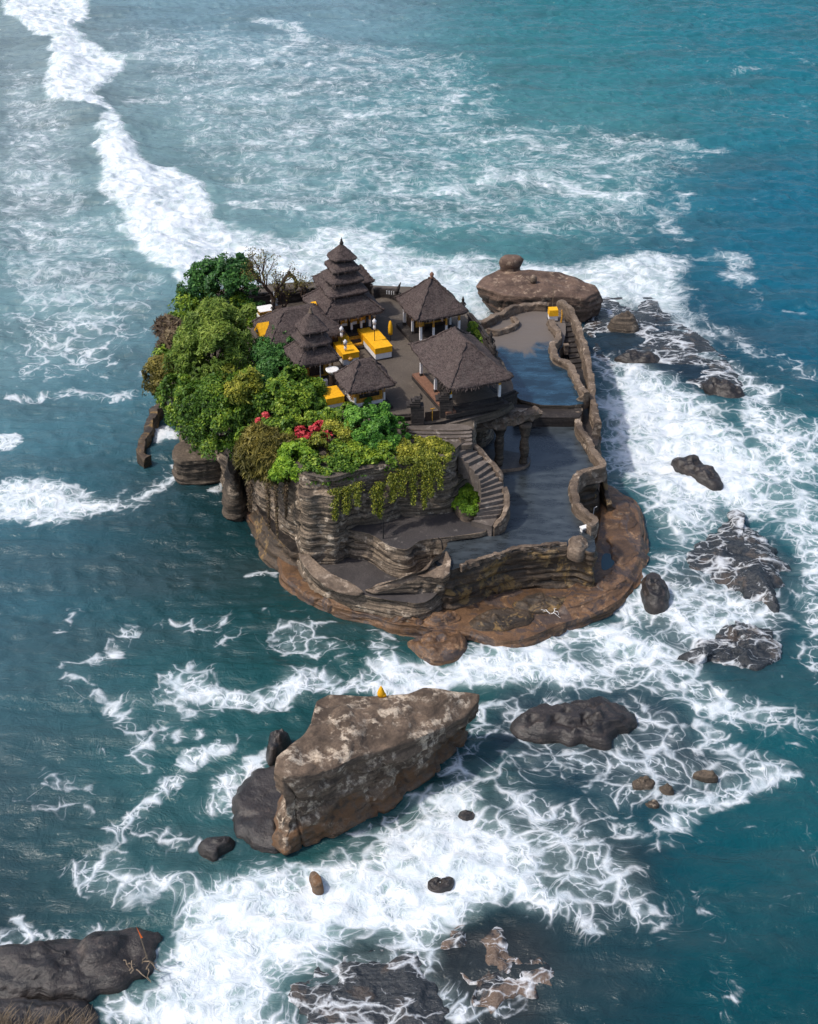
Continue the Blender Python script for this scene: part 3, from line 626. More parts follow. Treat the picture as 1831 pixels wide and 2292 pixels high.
# brown step of the reef on the right, with its rock pool
tier('reef_ledge', [(1352,1090),(1378,1095),(1400,1118),(1424,1130),(1432,1168),(1434,1212),(1428,1250),(1400,1300),(1360,1330),(1300,1352),(1250,1362),(1290,1310),(1330,1240),(1345,1170)], .95, .2, [M['reef'], M['reef']], flare=.7, amp=.1, seed=8)
pool = tier('rock_pool', z5([(1345,1000),(1390,1010),(1420,1060),(1385,1105),(1325,1125),(1322,1040)], 900, 900, 2.969), .965, .90, [M['terr_wet'], None or M['terr_wet']], flare=0, amp=0, big=0, it=1)
pt = NT('pool_water'); pt.base((.012,.045,.06), .04, .5); M['pool'] = pt.m
pool.data.materials[1] = M['pool']
# main body that carries the courtyard
BODY = [(560,640),(700,628),(845,640),(960,642),(1045,690),(1085,735),(1104,775),(1116,805),(1112,840),(1090,862),(1064,885),(1058,945),(1062,975),(1036,990),(1018,1005),(1014,1022),(940,1030),(860,1040),(800,1052),(742,1072),(700,1066),(668,1058),(640,1010),(600,975),(550,925),(505,880),(450,840),(400,800),(385,760),(400,700),(470,650)]
tier('plateau', BODY, 9.7, -.6, [M['cliff'], M['court']], flare=.15, amp=.20, ns=3.2, big=.7, seed=11)
tier('plateau_shoulder', [(480,760),(400,800),(352,860),(378,893),(425,920),(490,948),(540,985),(590,1040),(640,1085),(700,1100),(740,1060),(700,960)], 6.2, -.6, [M['wetrock'], M['plateau']], flare=-2.6, amp=.3, ns=2.0, big=.8, seed=12, pw=1.4)  # dark side rock paints in the shade below the overhanging trees
COURT = [(575,655),(700,640),(845,652),(955,655),(1035,700),(1075,745),(1098,785),(1120,835),(1138,875),(1130,893),(1075,905),(1015,935),(985,945),(918,950),(845,945),(770,940),(700,930),(640,880),(600,820),(560,760),(545,700)]
tier('courtyard', COURT, ZC, 9.5, [M['stone'], M['court']], flare=.05, amp=.04, big=.03, seed=5)
# left buttresses under the trees
tier('sea_stack', [(385,1000),(410,985),(480,985),(500,1010),(490,1025),(440,1030),(395,1030)], 2.6, -.6, [M['plateau'], M['plateau']], flare=.2, amp=.15, seed=21)
tier('rock_buttress', [(508,1022),(524,1016),(532,1040),(526,1062),(512,1060)], 4.4, -.6, [M['plateau'], M['plateau']], flare=.9, amp=.15, seed=22)
# pillar of layered rock at the left of the arena
tier('rock_pillar', [(668,1086),(700,1080),(742,1080),(765,1086),(772,1100),(755,1108),(742,1112),(715,1106),(690,1112),(668,1104)], 8.4, 1.5, [M['cliff'], M['cliff']], flare=.10, amp=.17, ns=3.6, big=.3, seed=31)
tier('rock_foot', [(560,1110),(640,1110),(690,1150),(700,1200),(690,1235),(660,1240),(640,1225),(600,1180)], 1.6, -.5, [M['cliffdark'], M['wetrock']], flare=1.2, amp=.15, seed=32)
# terraces
T2P = [(1055,745),(1090,728),(1130,705),(1180,692),(1232,690),(1262,706),(1268,735),(1262,770),(1248,790),(1262,812),(1290,835),(1300,862),(1305,890),(1306,908),(1180,906),(1120,860)]
tier('upper_terrace', T2P, ZT2, 2.0, [M['plateau'], M['terr_mix']], flare=.05, amp=.06, big=.05, seed=41, it=1)
T1P = [(1150,930),(1285,930),(1290,952),(1292,974),(1302,997),(1318,1022),(1336,1052),(1341,1062),(1312,1070),(1288,1085),(1283,1106),(1286,1132),(1290,1153),(1316,1182),(1330,1200),(1334,1225),(1330,1240),(1300,1226),(1278,1222),(1203,1226),(1136,1236),(1095,1250),(1041,1267),(1000,1280),(972,1262),(975,1248),(1000,1228),(1003,1204),(960,1180),(980,1060),(1030,1000)]
tier('lower_terrace', T1P, ZT1, -.2, [M['cliffdark'], M['terr_wet']], flare=.5, amp=.18, ns=2.4, big=.45, seed=42, it=1, pw=2.)
# three dark steps between the two terraces
for i in range(3):
    tier('terrace_step', [(1150,905+i*9),(1300,905+i*9),(1302,925+i*8),(1296,934+i*7),(1150,934+i*7)], ZT2 - .02 - .33*(i+1), 3.9, [M['stone'], M['stone']], flare=.02, amp=.02, big=.0, seed=43+i, it=0)
MP = [(1016,1110),(1013,1126),(960,1132),(880,1140),(800,1146),(774,1158),(770,1180),(793,1189),(821,1192),(849,1206),(866,1220),(891,1228),(912,1230),(930,1218),(940,1209),(992,1203),(1072,1192),(1092,1186),(1082,1150),(1080,1100)]
tier('middle_terrace', MP, ZM, 1.4, [M['cliff'], M['terr_dry']], flare=.45, amp=.15, ns=3.4, big=.12, seed=51, it=1)
# cliff foot kerb behind the middle terrace
AP = [(672,1220),(684,1258),(702,1278),(738,1300),(775,1318),(815,1332),(880,1345),(945,1352),(975,1335),(1005,1290),(1000,1200),(880,1190),(770,1190),(700,1205)]
tier('arena_floor', AP, ZA, -.3, [M['cliff'], M['terr_dry']], flare=.35, amp=.2, ns=3.0, big=.3, seed=52, it=1)
# layered parapet of the arena (two lofted rock masses)
par = loft_rock('layered_rock_rim', [(666,1236,3.3),(690,1240,3.2),(712,1262,3.0),(740,1286,2.8),(764,1297,2.8),(788,1308,2.7),(816,1325,2.4),(800,1333,2.2),(768,1329,2.3),(735,1318,2.5),(703,1294,2.7),(680,1264,3.0)],
   [(690,1240),(715,1262),(735,1280),(760,1298),(780,1308),(810,1320),(826,1334),(812,1360),(770,1356),(722,1342),(690,1318),(664,1280)], [M['cliff'], M['parapet']], seed=61, amp=.16, ns=4, big=.2, zb=.2, topmat=1, tamp=.22, under=.25)
tag(par, kind='structure')
par2 = loft_rock('layered_rock_rim', [(816,1322,2.4),(850,1312,2.9),(890,1297,3.5),(925,1284,3.9),(958,1272,4.3),(972,1248,4.9),(1000,1230,4.6),(1010,1250,4.4),(1006,1284,4.3),(990,1296,3.9),(965,1292,3.5),(930,1300,3.2),(880,1318,2.7),(835,1330,2.3)],
   [(826,1330),(860,1330),(890,1320),(925,1310),(960,1300),(980,1290),(1000,1290),(1014,1310),(1012,1340),(1000,1362),(972,1384),(945,1392),(900,1378),(850,1360)], [M['cliff'], M['parapet']], seed=67, amp=.17, ns=4.2, big=.25, zb=.2, topmat=1, tamp=.3, under=.3)
tag(par2, kind='structure')

for i, (pts, h) in enumerate([([(1040,1395),(1080,1370),(1150,1362),(1200,1375),(1190,1400),(1130,1418),(1070,1415)], .75), ([(1140,1350),(1220,1335),(1290,1338),(1280,1360),(1200,1378),(1150,1372)], .7), ([(940,1390),(1000,1372),(1040,1380),(1020,1400),(970,1405)], .6)]):
    tag(mound('reef_ridge', pts, h, M['cliffdark' if i < 2 else 'reef'], seed=400 + i, zbase=.5, amp=.25, strat=.2, prof=1.2), kind='structure')

for i, (pts, h) in enumerate([([(1362,1120),(1395,1118),(1420,1140),(1425,1180),(1400,1190),(1375,1160)], .22), ([(1360,1200),(1400,1200),(1425,1225),(1415,1265),(1385,1270),(1365,1240)], .20), ([(1335,1290),(1380,1275),(1400,1295),(1375,1325),(1335,1330)], .18), ([(1255,1350),(1300,1345),(1330,1352),(1310,1370),(1265,1375)], .2), ([(700,1325),(760,1345),(800,1362),(780,1366),(730,1350),(690,1332)], .35), ([(870,1385),(920,1380),(960,1390),(930,1402),(880,1400)], .4)]):
    tag(mound('reef_ridge', pts, h, M['reef'], seed=430 + i, zbase=[.95,.95,.95,.55,.5,.5][i], amp=.16, strat=.1, prof=1.4, jag=.5, step=.2), kind='structure')
# cave under the courtyard corner
tier('cave_roof', [(1060,800),(1118,790),(1140,840),(1152,870),(1142,905),(1062,926),(1050,935),(1045,890)], 9.75, 7.9, [M['cliffdark'], M['court']], flare=-.1, amp=.10, big=.15, seed=71)
tier('cave_ledge', [(1040,962),(1062,963),(1122,948),(1160,940),(1198,932),(1216,925),(1213,917),(1192,914),(1150,912),(1100,912),(1055,920)], 8.45, 7.95, [M['parapet'], M['parapet']], flare=-.25, amp=.12, big=.15, seed=72)
tier('cave_floor', [(1070,1045),(1110,1052),(1165,1047),(1187,1038),(1187,1015),(1060,1000)], 4.38, 4.0, [M['parapet'], M['terr_dry']], flare=.1, amp=.04, big=.05, seed=73)
for k, (a, b) in enumerate([(1068,1034),(1116,1040),(1172,1035)]):
    q = P(a, b, 4.35); mb = MB(); V = []
    pr = []
    for j in range(22):
        z = j/21*3.75; r = .30 + .10*abs(math.sin(z*1.9 + k)) + .35*max(0, z/3.75 - .78)*3 + .10*max(0, .15 - z)
        pr.append((r, z))
    mb.lathe((0, 0, 0), pr, 12)
    mb.V = [(x + .07*float(vn(x*3, y*3, z*3)), y + .07*float(vn(x*3 + 9, y*3, z*3)), z) for x, y, z in mb.V]
    o = mb.build('cave_column', M['plateau'], None, True, loc=q)
    tag(o, ['rough stone jamb at the left end of the cave, next to the stairs', 'rough stone column between the two cave openings', 'rough stone column at the right end of the cave, beside the wet terrace'][k], 'column', 'stone columns of the cave')
# slabs of layered rock between gate and stair
for k in range(5):
    y0 = 957 + k*8.5
    tier('layered_slab', [(905+k*4, y0-4),(950, y0-5),(985, y0-7),(1030+k*2, y0-9),(1056, y0-3),(1058, y0+4),(1040, y0+5),(1000+k*3, y0+6),(950+k*6, y0+5),(915+k*8, y0+4)], 10.10 - .12*k, 9.3, [M['plateau'], M['step']], flare=.12, amp=.07, ns=7, big=.1, seed=80+k, step=.2)
tier('layered_slab', [(1000,905),(1060,905),(1140,893),(1150,900),(1100,925),(1040,940),(1012,948),(985,950)], 9.9, 9.3, [M['plateau'], M['step']], flare=.12, amp=.07, big=.1, seed=90)
# long driftwood-like ridge of rock along the ledge
lr = loft_rock('ledge_rim', [(1046,955,8.9),(1090,948,8.8),(1140,938,8.9),(1190,922,8.9),(1216,921,8.6),(1200,915,8.8),(1160,917,9.1),(1120,927,9.1),(1070,938,9.2)],
  [(1048,1165),(1090,1158),(1140,1150),(1190,1135),(1214,1128),(1200,1125),(1160,1128),(1120,1136),(1070,1148)], [M['parapet']], n=90, rings=4, seed=93, amp=.1, ns=5, big=.12, tamp=.12, zb=8.4)
bpy.data.objects.remove(lr)
sweep_wall('ledge_kerb', [(1052,958,8.4),(1090,951,8.4),(1130,942,8.4),(1170,935,8.4),(1205,924,8.4)], .75, .42, M['parapet'], seed=5, wob=.2)
tag(bpy.data.objects['ledge_kerb'], 'gnarled light rock kerb along the ledge above the cave', 'kerb')
# curved stair
SL = [(670,590),(740,650),(780,760),(850,825),(910,880),(980,975),(1030,1030),(1045,1090),(1050,1145),(1055,1200),(1060,1258),(1060,1320),(1050,1385),(1040,1440),(1010,1482),(975,1530),(945,1578)]
SR = [(800,575),(890,640),(960,690),(1020,740),(1080,800),(1150,860),(1205,920),(1245,990),(1275,1055),(1320,1115),(1340,1180),(1345,1250),(1340,1320),(1325,1390),(1295,1445),(1245,1505),(1190,1645)]
SL = z5(SL, 880, 880, 5.38); SR = z5(SR, 880, 880, 5.38); NS = len(SL)
st = empty('curved_stair', P(1075, 1150, ZM), label='curved stone staircase sweeping down from the temple gate to the wet terrace', cat='staircase')
def zst(i): return 9.55 - (9.55 - 4.75)*i/(NS-1)
def inv(o, root): o.parent = root; o.matrix_parent_inverse = Matrix.Translation(-Vector(root.location)); return o
for i in range(NS-1):
    z = zst(i); z2 = z
    a, b = P(*SL[i], z), P(*SR[i], z); c, d = P(*SR[i+1], zst(i+1)), P(*SL[i+1], zst(i+1))
    c = Vector((c.x, c.y, z)); d = Vector((d.x, d.y, z))
    mb = MB(); e = .16
    def jit(v, dz=0, s=i): return (v.x + .03*sin(s*7 + v.x*5), v.y + .03*cos(s*5 + v.x*3), v.z + dz + .015*sin(s*3))
    lo = min(1.5, z - 3.9)
    top = [jit(p) for p in (a, b, c, d)]; bot = [(p[0], p[1], z - lo) for p in top]
    mb.add([*top, *bot], [[3,2,1,0],[0,1,5,4],[1,2,6,5],[2,3,7,6],[3,0,4,7],[4,5,6,7]])
    inv(mb.build('step', M['step']), st)
def stairwall(name, pts, w, h, zz0, zz1, seed, root=st):
    n = len(pts); q = [P(a, b, zz0 + (zz1 - zz0)*i/(n-1)) for i, (a, b) in enumerate(pts)]
    o = sweep_wall(name, q, w, h, M['parapet'], world=True, seed=seed, down=1.0); inv(o, root); return o
stairwall('balustrade', z5([(800,590),(880,610),(940,640),(1010,700),(1080,760),(1140,820),(1200,890),(1255,960),(1300,1030),(1325,1070)], 880, 880, 5.38), .38, .38, 9.6, 7.0, 3)
stairwall('balustrade', z5([(1350,1180),(1375,1250),(1378,1340),(1370,1420),(1330,1490),(1290,1560),(1200,1650)], 880, 880, 5.38), .40, .36, 6.6, 4.6, 4)
# planted bed inside the curve of the stair
BED = z5([(735,985),(850,975),(960,990),(1020,1060),(1045,1180),(1050,1300),(1020,1400),(950,1455),(860,1465),(780,1400),(735,1280)], 880, 880, 5.38)
tier('planting_bed', BED, 5.3, 4.4, [M['parapet'], M['plateau']], flare=.1, amp=.05, big=.03, seed=95, step=.2)
sweep_wall('bed_rim', [(a, b, 5.25) for a, b in BED], .22, .16, M['parapet'], closed=True, seed=6); tag(bpy.data.objects['bed_rim'], 'pale stone rim round the planted bed inside the stair curve', 'rim')
# kerb at the foot of the cliff
sweep_wall('cliff_foot_kerb', [(776,1160,ZM),(790,1148,ZM),(815,1143,ZM),(880,1141,ZM),(950,1137,ZM),(1000,1132,ZM),(1012,1124,ZM),(1014,1105,ZM)], .45, .42, M['parapet'], seed=9)
tag(bpy.data.objects['cliff_foot_kerb'], 'low rounded stone kerb along the foot of the ivy hung cliff', 'kerb')
# parapets of the terraces
def par(name, pts, w, h, seed, label, cat='parapet', mat='parapet', wob=.06):
    o = sweep_wall(name, pts, w, h, M[mat], seed=seed, down=.5, wob=wob); return tag(o, label, cat, 'rough stone parapets of the terraces')
k3 = lambda pts, z: [(1060 + a/5.74, 560 + b/5.74, z) for a, b in pts]
k6 = lambda pts, z: [(1200 + a/5.135, 880 + b/5.135, z) for a, b in pts]
par('terrace_parapet', k3([(990,960),(1010,1010),(1040,1060),(1090,1130),(1095,1200),(1050,1260),(1000,1290),(1030,1360),(1040,1430),(1090,1480),(1180,1500),(1250,1540),(1270,1620),(1310,1690)], ZT2) + [(1292,865,ZT2),(1306,890,ZT2),(1312,898,ZT2)], .62, .75, 11, 'winding stone parapet between the upper terrace and the steps down to the sea')
par('terrace_parapet', [(1312,898,5.2),(1300,905,5.0)] + k6([(480,190),(480,260),(475,360),(480,440),(510,530),(560,570),(620,660),(650,750),(690,800),(740,860),(765,910),(740,945),(660,960),(560,980),(490,1020),(440,1080),(425,1150),(430,1230),(455,1290),(455,1360),(510,1430),(600,1490),(680,1530),(650,1600),(600,1620)], ZT1), .62, .85, 12, 'long winding stone parapet on the right of the wet lower terrace')
par('terrace_parapet', k3([(20,1000),(120,1000),(200,970),(300,900),(400,870),(500,820),(640,775),(800,765),(930,775)], ZT2), .6, .8, 13, 'curved stone parapet at the back of the upper terrace below the brown rock')
par('terrace_parapet', k3([(180,1075),(260,1095),(360,1080),(460,1045),(540,1000),(560,960),(500,900)], ZT2), .45, .5, 14, 'low oval stone rim on the upper terrace left corner')
par('sea_stair_parapet', [(1250,693,ZT2),(1264,700,ZT2),(1280,719,5.2),(1292,745,5.1),(1300,772,5.0),(1309,795,5.0),(1314,821,4.9),(1318,848,4.8),(1323,880,4.6),(1325,914,4.4),(1332,950,4.2),(1336,975,4.0)], .6, 1.1, 15, 'outer stone parapet of the sea stairs facing the white surf')
tier('sea_stair_wall', [(1250,688),(1266,696),(1284,716),(1296,745),(1304,775),(1313,798),(1318,825),(1322,850),(1327,880),(1330,914),(1338,950),(1342,985),(1336,1000),(1316,995),(1296,960),(1290,920),(1300,880),(1285,838),(1262,800),(1245,780),(1262,740),(1250,720)], 4.0, -.6, [M['plateau'], M['wetrock']], flare=.35, amp=.15, big=.1, seed=97, it=1)
ss = empty('sea_steps', P(1270, 760, 4.5), label='straight flight of dark stone steps inside the walls above the surf', cat='staircase')
for i in range(11):
    z = 5.35 - i*.16; y = 722 + i*11.5; xl = 1246 + i*3.2 + (6 if i > 5 else 0); xr = 1279 + i*3.0
    a, b = P(xl, y, z), P(xr, y - 3, z); dd = Vector((.10, -.92, 0)); mb = MB()
    V = [a, b, b + dd, a + dd]; V = [tuple(v) for v in V] + [(v.x, v.y, v.z - 1.2) for v in V]
    mb.add(V, [[3,2,1,0],[0,1,5,4],[1,2,6,5],[2,3,7,6],[3,0,4,7],[4,5,6,7]]); inv(mb.build('step', M['stone']), ss)
tier('rock_point', [(1318,968),(1330,960),(1346,975),(1348,985),(1336,1000),(1320,990)], 3.4, -.5, [M['plateau'], M['parapet']], flare=.3, amp=.1, seed=98)
# right cove shell
sweep_wall('cove_wall', [(1350,1058,3.2),(1352,1075,2.6),(1352,1100,1.9),(1356,1125,1.2),(1364,1148,.8)], .45, .9, M['cliffdark'], down=2.5, seed=17)
tag(bpy.data.objects['cove_wall'], 'thin dark rock wall closing the cove below the right parapet', 'rock wall')
mound('cove_boulder', [(1315,1105),(1335,1100),(1344,1118),(1345,1138),(1330,1142),(1316,1130)], 1.3, M['plateau'], seed=5, zbase=.9, amp=.3)
tag(bpy.data.objects['cove_boulder'], 'mottled yellowish boulder lying in the cove inside the parapet bend', 'boulder')
mb = MB(); q = P(1326, 1162, .9); mb.bar(q, q + Vector((.08, 0, 1.1)), .035, .03).bar(q + Vector((.08, 0, 1.1)), q + Vector((.3, 0, 1.25)), .03); tag(mb.build('thin_pole', M['whitepaint']), 'thin white stick standing in the cove behind the parapet', 'pole')
mb = MB(); q = P(1307, 1190, ZT1); mb.box((0,0,.42), (.62,.42,.10), .5, 1.0).box((-.2,.0,.18), (.08,.3,.36), .5).box((.2,.05,.18), (.08,.3,.36), .5); tag(mb.build('bench', M['whitepaint'], loc=q), 'small pale bench at the end of the right parapet', 'bench')
mound('parapet_boulder', [(1268,1222),(1278,1208),(1300,1205),(1312,1212),(1318,1228),(1310,1245),(1290,1250),(1272,1240)], .75, M['parapet'], seed=9, zbase=ZT1 - .3, amp=.12)
tag(bpy.data.objects['parapet_boulder'], 'rounded boulder at the right end of the terrace front wall', 'boulder')
# kerb along the front edge of the wet terrace
sweep_wall('front_kerb', [(1268,1219,ZT1),(1230,1221,ZT1),(1203,1225,ZT1),(1165,1229,ZT1),(1136,1234,ZT1),(1095,1248,ZT1),(1060,1258,ZT1),(1030,1270,ZT1)], .32, .22, M['parapet'], seed=19, wob=.12)
tag(bpy.data.objects['front_kerb'], 'rough low kerb along the front edge of the wet terrace', 'kerb')
# curved breakwater wall at the far left
sweep_wall('breakwater', [(385,905,.2),(365,915,.2),(347,935,.2),(340,960,.2),(332,985,.2),(320,1005,.2),(316,1022,.2),(318,1035,.2),(332,1042,.2)], .8, 1.0, M['cliffdark'], down=.9, seed=23)
tag(bpy.data.objects['breakwater'], 'curved brown rock breakwater under the trees at the left tip', 'breakwater')

# ---------------------------------------------------------------- rocks in the sea
BRK = loft_rock('brown_rock', [(1064,641,3.3),(1082,620,3.5),(1118,603,3.8),(1168,604,3.9),(1217,606,3.9),(1255,610,3.7),(1287,620,3.5),(1312,632,3.4),(1332,637,3.3),(1341,652,3.0),(1310,668,3.0),(1243,664,3.3),(1180,664,3.3),(1130,660,3.3),(1098,650,3.4)],
  [(1106,690),(1120,680),(1140,670),(1168,668),(1217,668),(1255,672),(1287,680),(1312,690),(1330,692),(1334,704),(1310,716),(1243,722),(1180,724),(1135,718),(1112,706)], [M['backrock']], n=210, seed=101, amp=.16, ns=1.6, big=.5, bulge=.35, tamp=.22, crown=.35)
bq = P(1143, 600, 3.9); kb = MB(); pr = [(1.05,-.6),(1.1,.1),(1.25,.6),(1.2,1.0),(.9,1.3),(.3,1.4)]
kb.lathe((0,0,0), [(r, z) for r, z in pr], 18); kb.V = [(x*1.05 + .15*float(vn(x, y, z*2)), y*.8 + .15*float(vn(x+5, y, z)), z) for x, y, z in kb.V]
o = kb.build('rock_knob', M['backrock'], None, True); o.location = bq; o.parent = BRK
kb = MB(); kb.lathe((0,0,0), [(.3,-.1),(.38,.2),(.34,.5),(.15,.72)], 12); o = kb.build('rock_knob', M['parapet'], None, True); o.location = P(1194, 630, 3.9); o.parent = BRK
tag(BRK, 'large brown flat topped rock with a round knob behind the terrace', 'rock')
FR = loft_rock('foreground_rock', [(613,1726,6.1),(619,1692,6.2),(660,1662,6.0),(684,1640,5.9),(701,1612,5.8),(708,1570,5.5),(737,1553,5.5),(790,1557,5.4),(847,1560,5.3),(915,1552,5.2),(950,1538,5.3),(1010,1546,4.9),(1073,1556,4.4),(1072,1570,4.2),(1040,1605,4.1),(990,1630,4.4),(949,1648,4.8),(880,1672,5.0),(802,1694,5.3),(741,1724,5.6),(680,1736,5.9),(632,1742,6.0)],
  [(612,1900),(606,1860),(612,1810),(625,1780),(650,1750),(690,1715),(740,1700),(800,1695),(860,1680),(920,1650),(970,1640),(1015,1640),(1035,1645),(1030,1665),(1018,1685),(1000,1710),(969,1735),(920,1764),(831,1825),(741,1878),(684,1899),(640,1920)], [M['bigrock']], n=330, rings=44, seed=111, amp=.26, ns=1.5, big=.65, bulge=.15, under=1.0, tamp=.40, crown=.25)
tag(FR, 'big wedge shaped weathered rock standing in foam in the foreground', 'rock')
def rk(name, pts, h, mat, label, seed, **k):
    o = mound(name, pts, h, M[mat], seed=seed, **k); return tag(o, label, 'rock', k.get('group') )
rk('wet_slab', [(513,1800),(520,1780),(560,1740),(600,1720),(640,1725),(650,1800),(640,1900),(600,1912),(560,1900),(530,1880),(528,1850)], .75, 'wetrock', 'wet dark slab leaning against the left side of the big foreground rock', 201, prof=3, amp=.2, tilt=(.9,.3), jag=.4)
rk('shadowed_rock', [(592,1690),(610,1668),(640,1655),(660,1665),(640,1700),(605,1730),(594,1715)], 1.8, 'wetrock', 'black rock tucked behind the left edge of the big foreground rock', 202)
rk('flat_rock', [(440,1893),(480,1882),(525,1878),(534,1886),(528,1900),(500,1912),(480,1935),(455,1918),(440,1905)], .8, 'wetrock', 'small flat black rock left of the big foreground rock, touching the surf', 203, amp=.15)
rk('dark_rock', [(1140,1628),(1170,1600),(1210,1588),(1270,1575),(1340,1565),(1390,1580),(1420,1600),(1430,1622),(1420,1638),(1385,1640),(1370,1655),(1368,1678),(1310,1672),(1250,1668),(1190,1665),(1158,1650)], 1.15, 'wetrock', 'smooth dark oval rock right of the foreground rock', 204, amp=.45, strat=.22, jag=.3)
rk('round_boulder', [(1430,1310),(1445,1294),(1468,1296),(1490,1315),(1501,1340),(1498,1362),(1478,1375),(1455,1372),(1440,1355),(1432,1330)], 1.3, 'wetrock', 'rounded dark brown boulder just right of the brown reef', 205, amp=.2, strat=.2)
rk('brown_slab', [(902,1446),(925,1430),(960,1418),(1010,1416),(1045,1428),(1050,1465),(1020,1480),(985,1489),(950,1480)], .75, 'reef', 'brown cracked slab at the foot of the island, foam around it', 206, amp=.35)
rk('pyramid_rock', [(1353,735),(1370,728),(1390,722),(1420,725),(1434,737),(1428,746),(1400,748),(1370,744)], 2.0, 'plateau', 'pointed dark rock in swirling water right of the upper terrace', 207, prof=.8, amp=.3)
rk('flat_reef_rock', [(1368,806),(1390,796),(1440,796),(1470,795),(1484,808),(1478,818),(1440,824),(1400,818)], .9, 'wetrock', 'long low brown rock between foam and dark water below the pointed rock', 208, amp=.3)
rk('split_rock', [(1565,862),(1580,855),(1610,856),(1640,870),(1668,885),(1670,896),(1640,902),(1610,898),(1590,884)], 1.0, 'wetrock', 'knobbly dark rock at the right tip of the submerged reef', 209, amp=.5)
rk('long_rock', [(1500,1030),(1520,1023),(1545,1030),(1580,1050),(1615,1075),(1626,1093),(1600,1100),(1565,1085),(1535,1068),(1508,1045)], 1.0, 'wetrock', 'elongated dark rock lying diagonally in white foam', 210, amp=.35)
rk('log_rock', [(694,1966),(705,1962),(720,1985),(722,1996),(708,1999),(696,1982)], .7, 'bigrock', 'small brown block sticking out of the white surf', 211, prof=2.5, amp=.05, step=.1)
rk('ring_rock', [(1408,1756),(1422,1746),(1450,1744),(1472,1752),(1464,1768),(1438,1773),(1415,1768)], .5, 'plateau', 'small pale ring shaped rock among threads of foam', 212, amp=.25, step=.15)
rk('pale_rock', [(1472,1764),(1490,1762),(1512,1775),(1505,1785),(1485,1780)], .45, 'plateau', 'small pinkish pale rock right of the ring shaped rock', 213, amp=.2, step=.12)
rk('small_rock', [(1548,1738),(1562,1730),(1590,1732),(1610,1742),(1600,1752),(1570,1748)], .45, 'plateau', 'small tan rock at the right edge of the lacy foam', 214, amp=.2, step=.15)
rk('small_rock', [(1445,1800),(1462,1794),(1480,1802),(1470,1814),(1450,1812)], .35, 'plateau', 'tiny brown rock below the ring shaped rock', 215, amp=.2, step=.12)
rk('surf_rock', [(1020,1822),(1040,1814),(1062,1820),(1066,1834),(1045,1842),(1025,1838)], .4, 'wetrock', 'small black rock poking out of foam right of the foreground rock', 216, amp=.3, step=.15)
rk('surf_rock', [(950,1975),(975,1962),(1010,1962),(1020,1975),(990,1995),(960,1992)], .35, 'wetrock', 'small black rock in the white surf right of the brown block', 217, amp=.4, step=.15)
rk('promontory', [(-60,2125),(0,2118),(80,2118),(150,2105),(250,2085),(330,2078),(372,2080),(375,2095),(362,2120),(352,2150),(335,2175),(300,2195),(260,2210),(220,2228),(180,2240),(100,2240),(0,2245),(-60,2250)], .85, 'wetrock', 'long dark rock point reaching in from the lower left corner', 218, amp=.5, jag=.4, prof=1.3)
rk('shore_rock', [(-120,2225),(0,2235),(100,2238),(180,2238),(214,2250),(222,2292),(225,2400),(-120,2420)], .9, 'wetrock', 'dark shore rock under the dry shrubs in the lower left corner', 219, amp=.3)
def reefy(name, pts, h, label, seed, foamy=.45, **k):
    o = mound(name, pts, h, M['awash'], seed=seed, zb=-.25, **k); return tag(o, label, 'reef')
def awash_mat(name='rock_awash', brown=(.075,.058,.046), bt=.55):
    t = NT(name); p = t.obj(); pf = t.n('TexNoise', i_Scale=.8, i_Detail=3.0); t.link(p, pf.inputs['Vector'])
    wv = t.n('VectorMath', operation='MULTIPLY_ADD'); t.link(pf.outputs['Color'], wv.inputs[0]); wv.inputs[1].default_value = (1.3,1.3,0); t.link(t.obj((.55,1.1,0)), wv.inputs[2])
    def vor(sc):
        v = t.n('TexVoronoi', feature='DISTANCE_TO_EDGE', i_Scale=sc); v.voronoi_dimensions = '2D'; t.link(wv.outputs[0], v.inputs['Vector']); return v.outputs[0]
    n = t.noise(p, .35, 5, .65, .8); n2 = t.noise(p, 3.5, 5, .7)
    def soft(e, w): return t.math('POWER', 2.718, t.math('MULTIPLY', t.math('POWER', t.math('DIVIDE', e, t.math('MAXIMUM', w, .001)), 1.8), -1.0))
    w = t.math('MULTIPLY', t.ss(.36, .72, n), .16); am = t.ss(.36, .52, n)
    f = t.math('MULTIPLY', t.math('MAXIMUM', soft(t.math('ADD', vor(.5), t.math('MULTIPLY', n2, .03)), w), t.math('MULTIPLY', soft(t.math('ADD', vor(1.3), t.math('MULTIPLY', n2, .04)), w), .8)), t.math('MULTIPLY', am, .8))
    f = t.math('MAXIMUM', f, t.ss(.60, .76, n))
    c = t.mix(t.ss(.35, .7, n2), (.010,.016,.022), (.038,.040,.042)); c = t.mix(t.math('MULTIPLY', t.ss(bt, bt + .1, t.noise(p, .5, 4, .6)), .8), c, brown)
    c = t.mix(f, c, (.80,.83,.86)); t.bump(t.math('ADD', n2, t.math('MULTIPLY', t.noise(t.obj((.5,2,3)), 1.2, 5, .6), 1.5)), .8, .18)
    return t.base(c, t.math('ADD', .22, t.math('MULTIPLY', f, .5)), .5)
M['awash'] = awash_mat(); M['awash_brown'] = awash_mat('brown_rock_awash', (.17,.115,.08), .40)
reefy('sunken_reef', [(1300,690),(1340,662),(1380,655),(1440,660),(1475,662),(1480,690),(1520,725),(1580,760),(1630,800),(1660,840),(1682,862),(1640,872),(1560,868),(1500,845),(1440,835),(1370,828),(1330,790),(1310,740)], .12, 'broad flat reef awash right of the terraces with a dark outer edge', 301, prof=3, amp=.30, strat=.03, jag=.5)
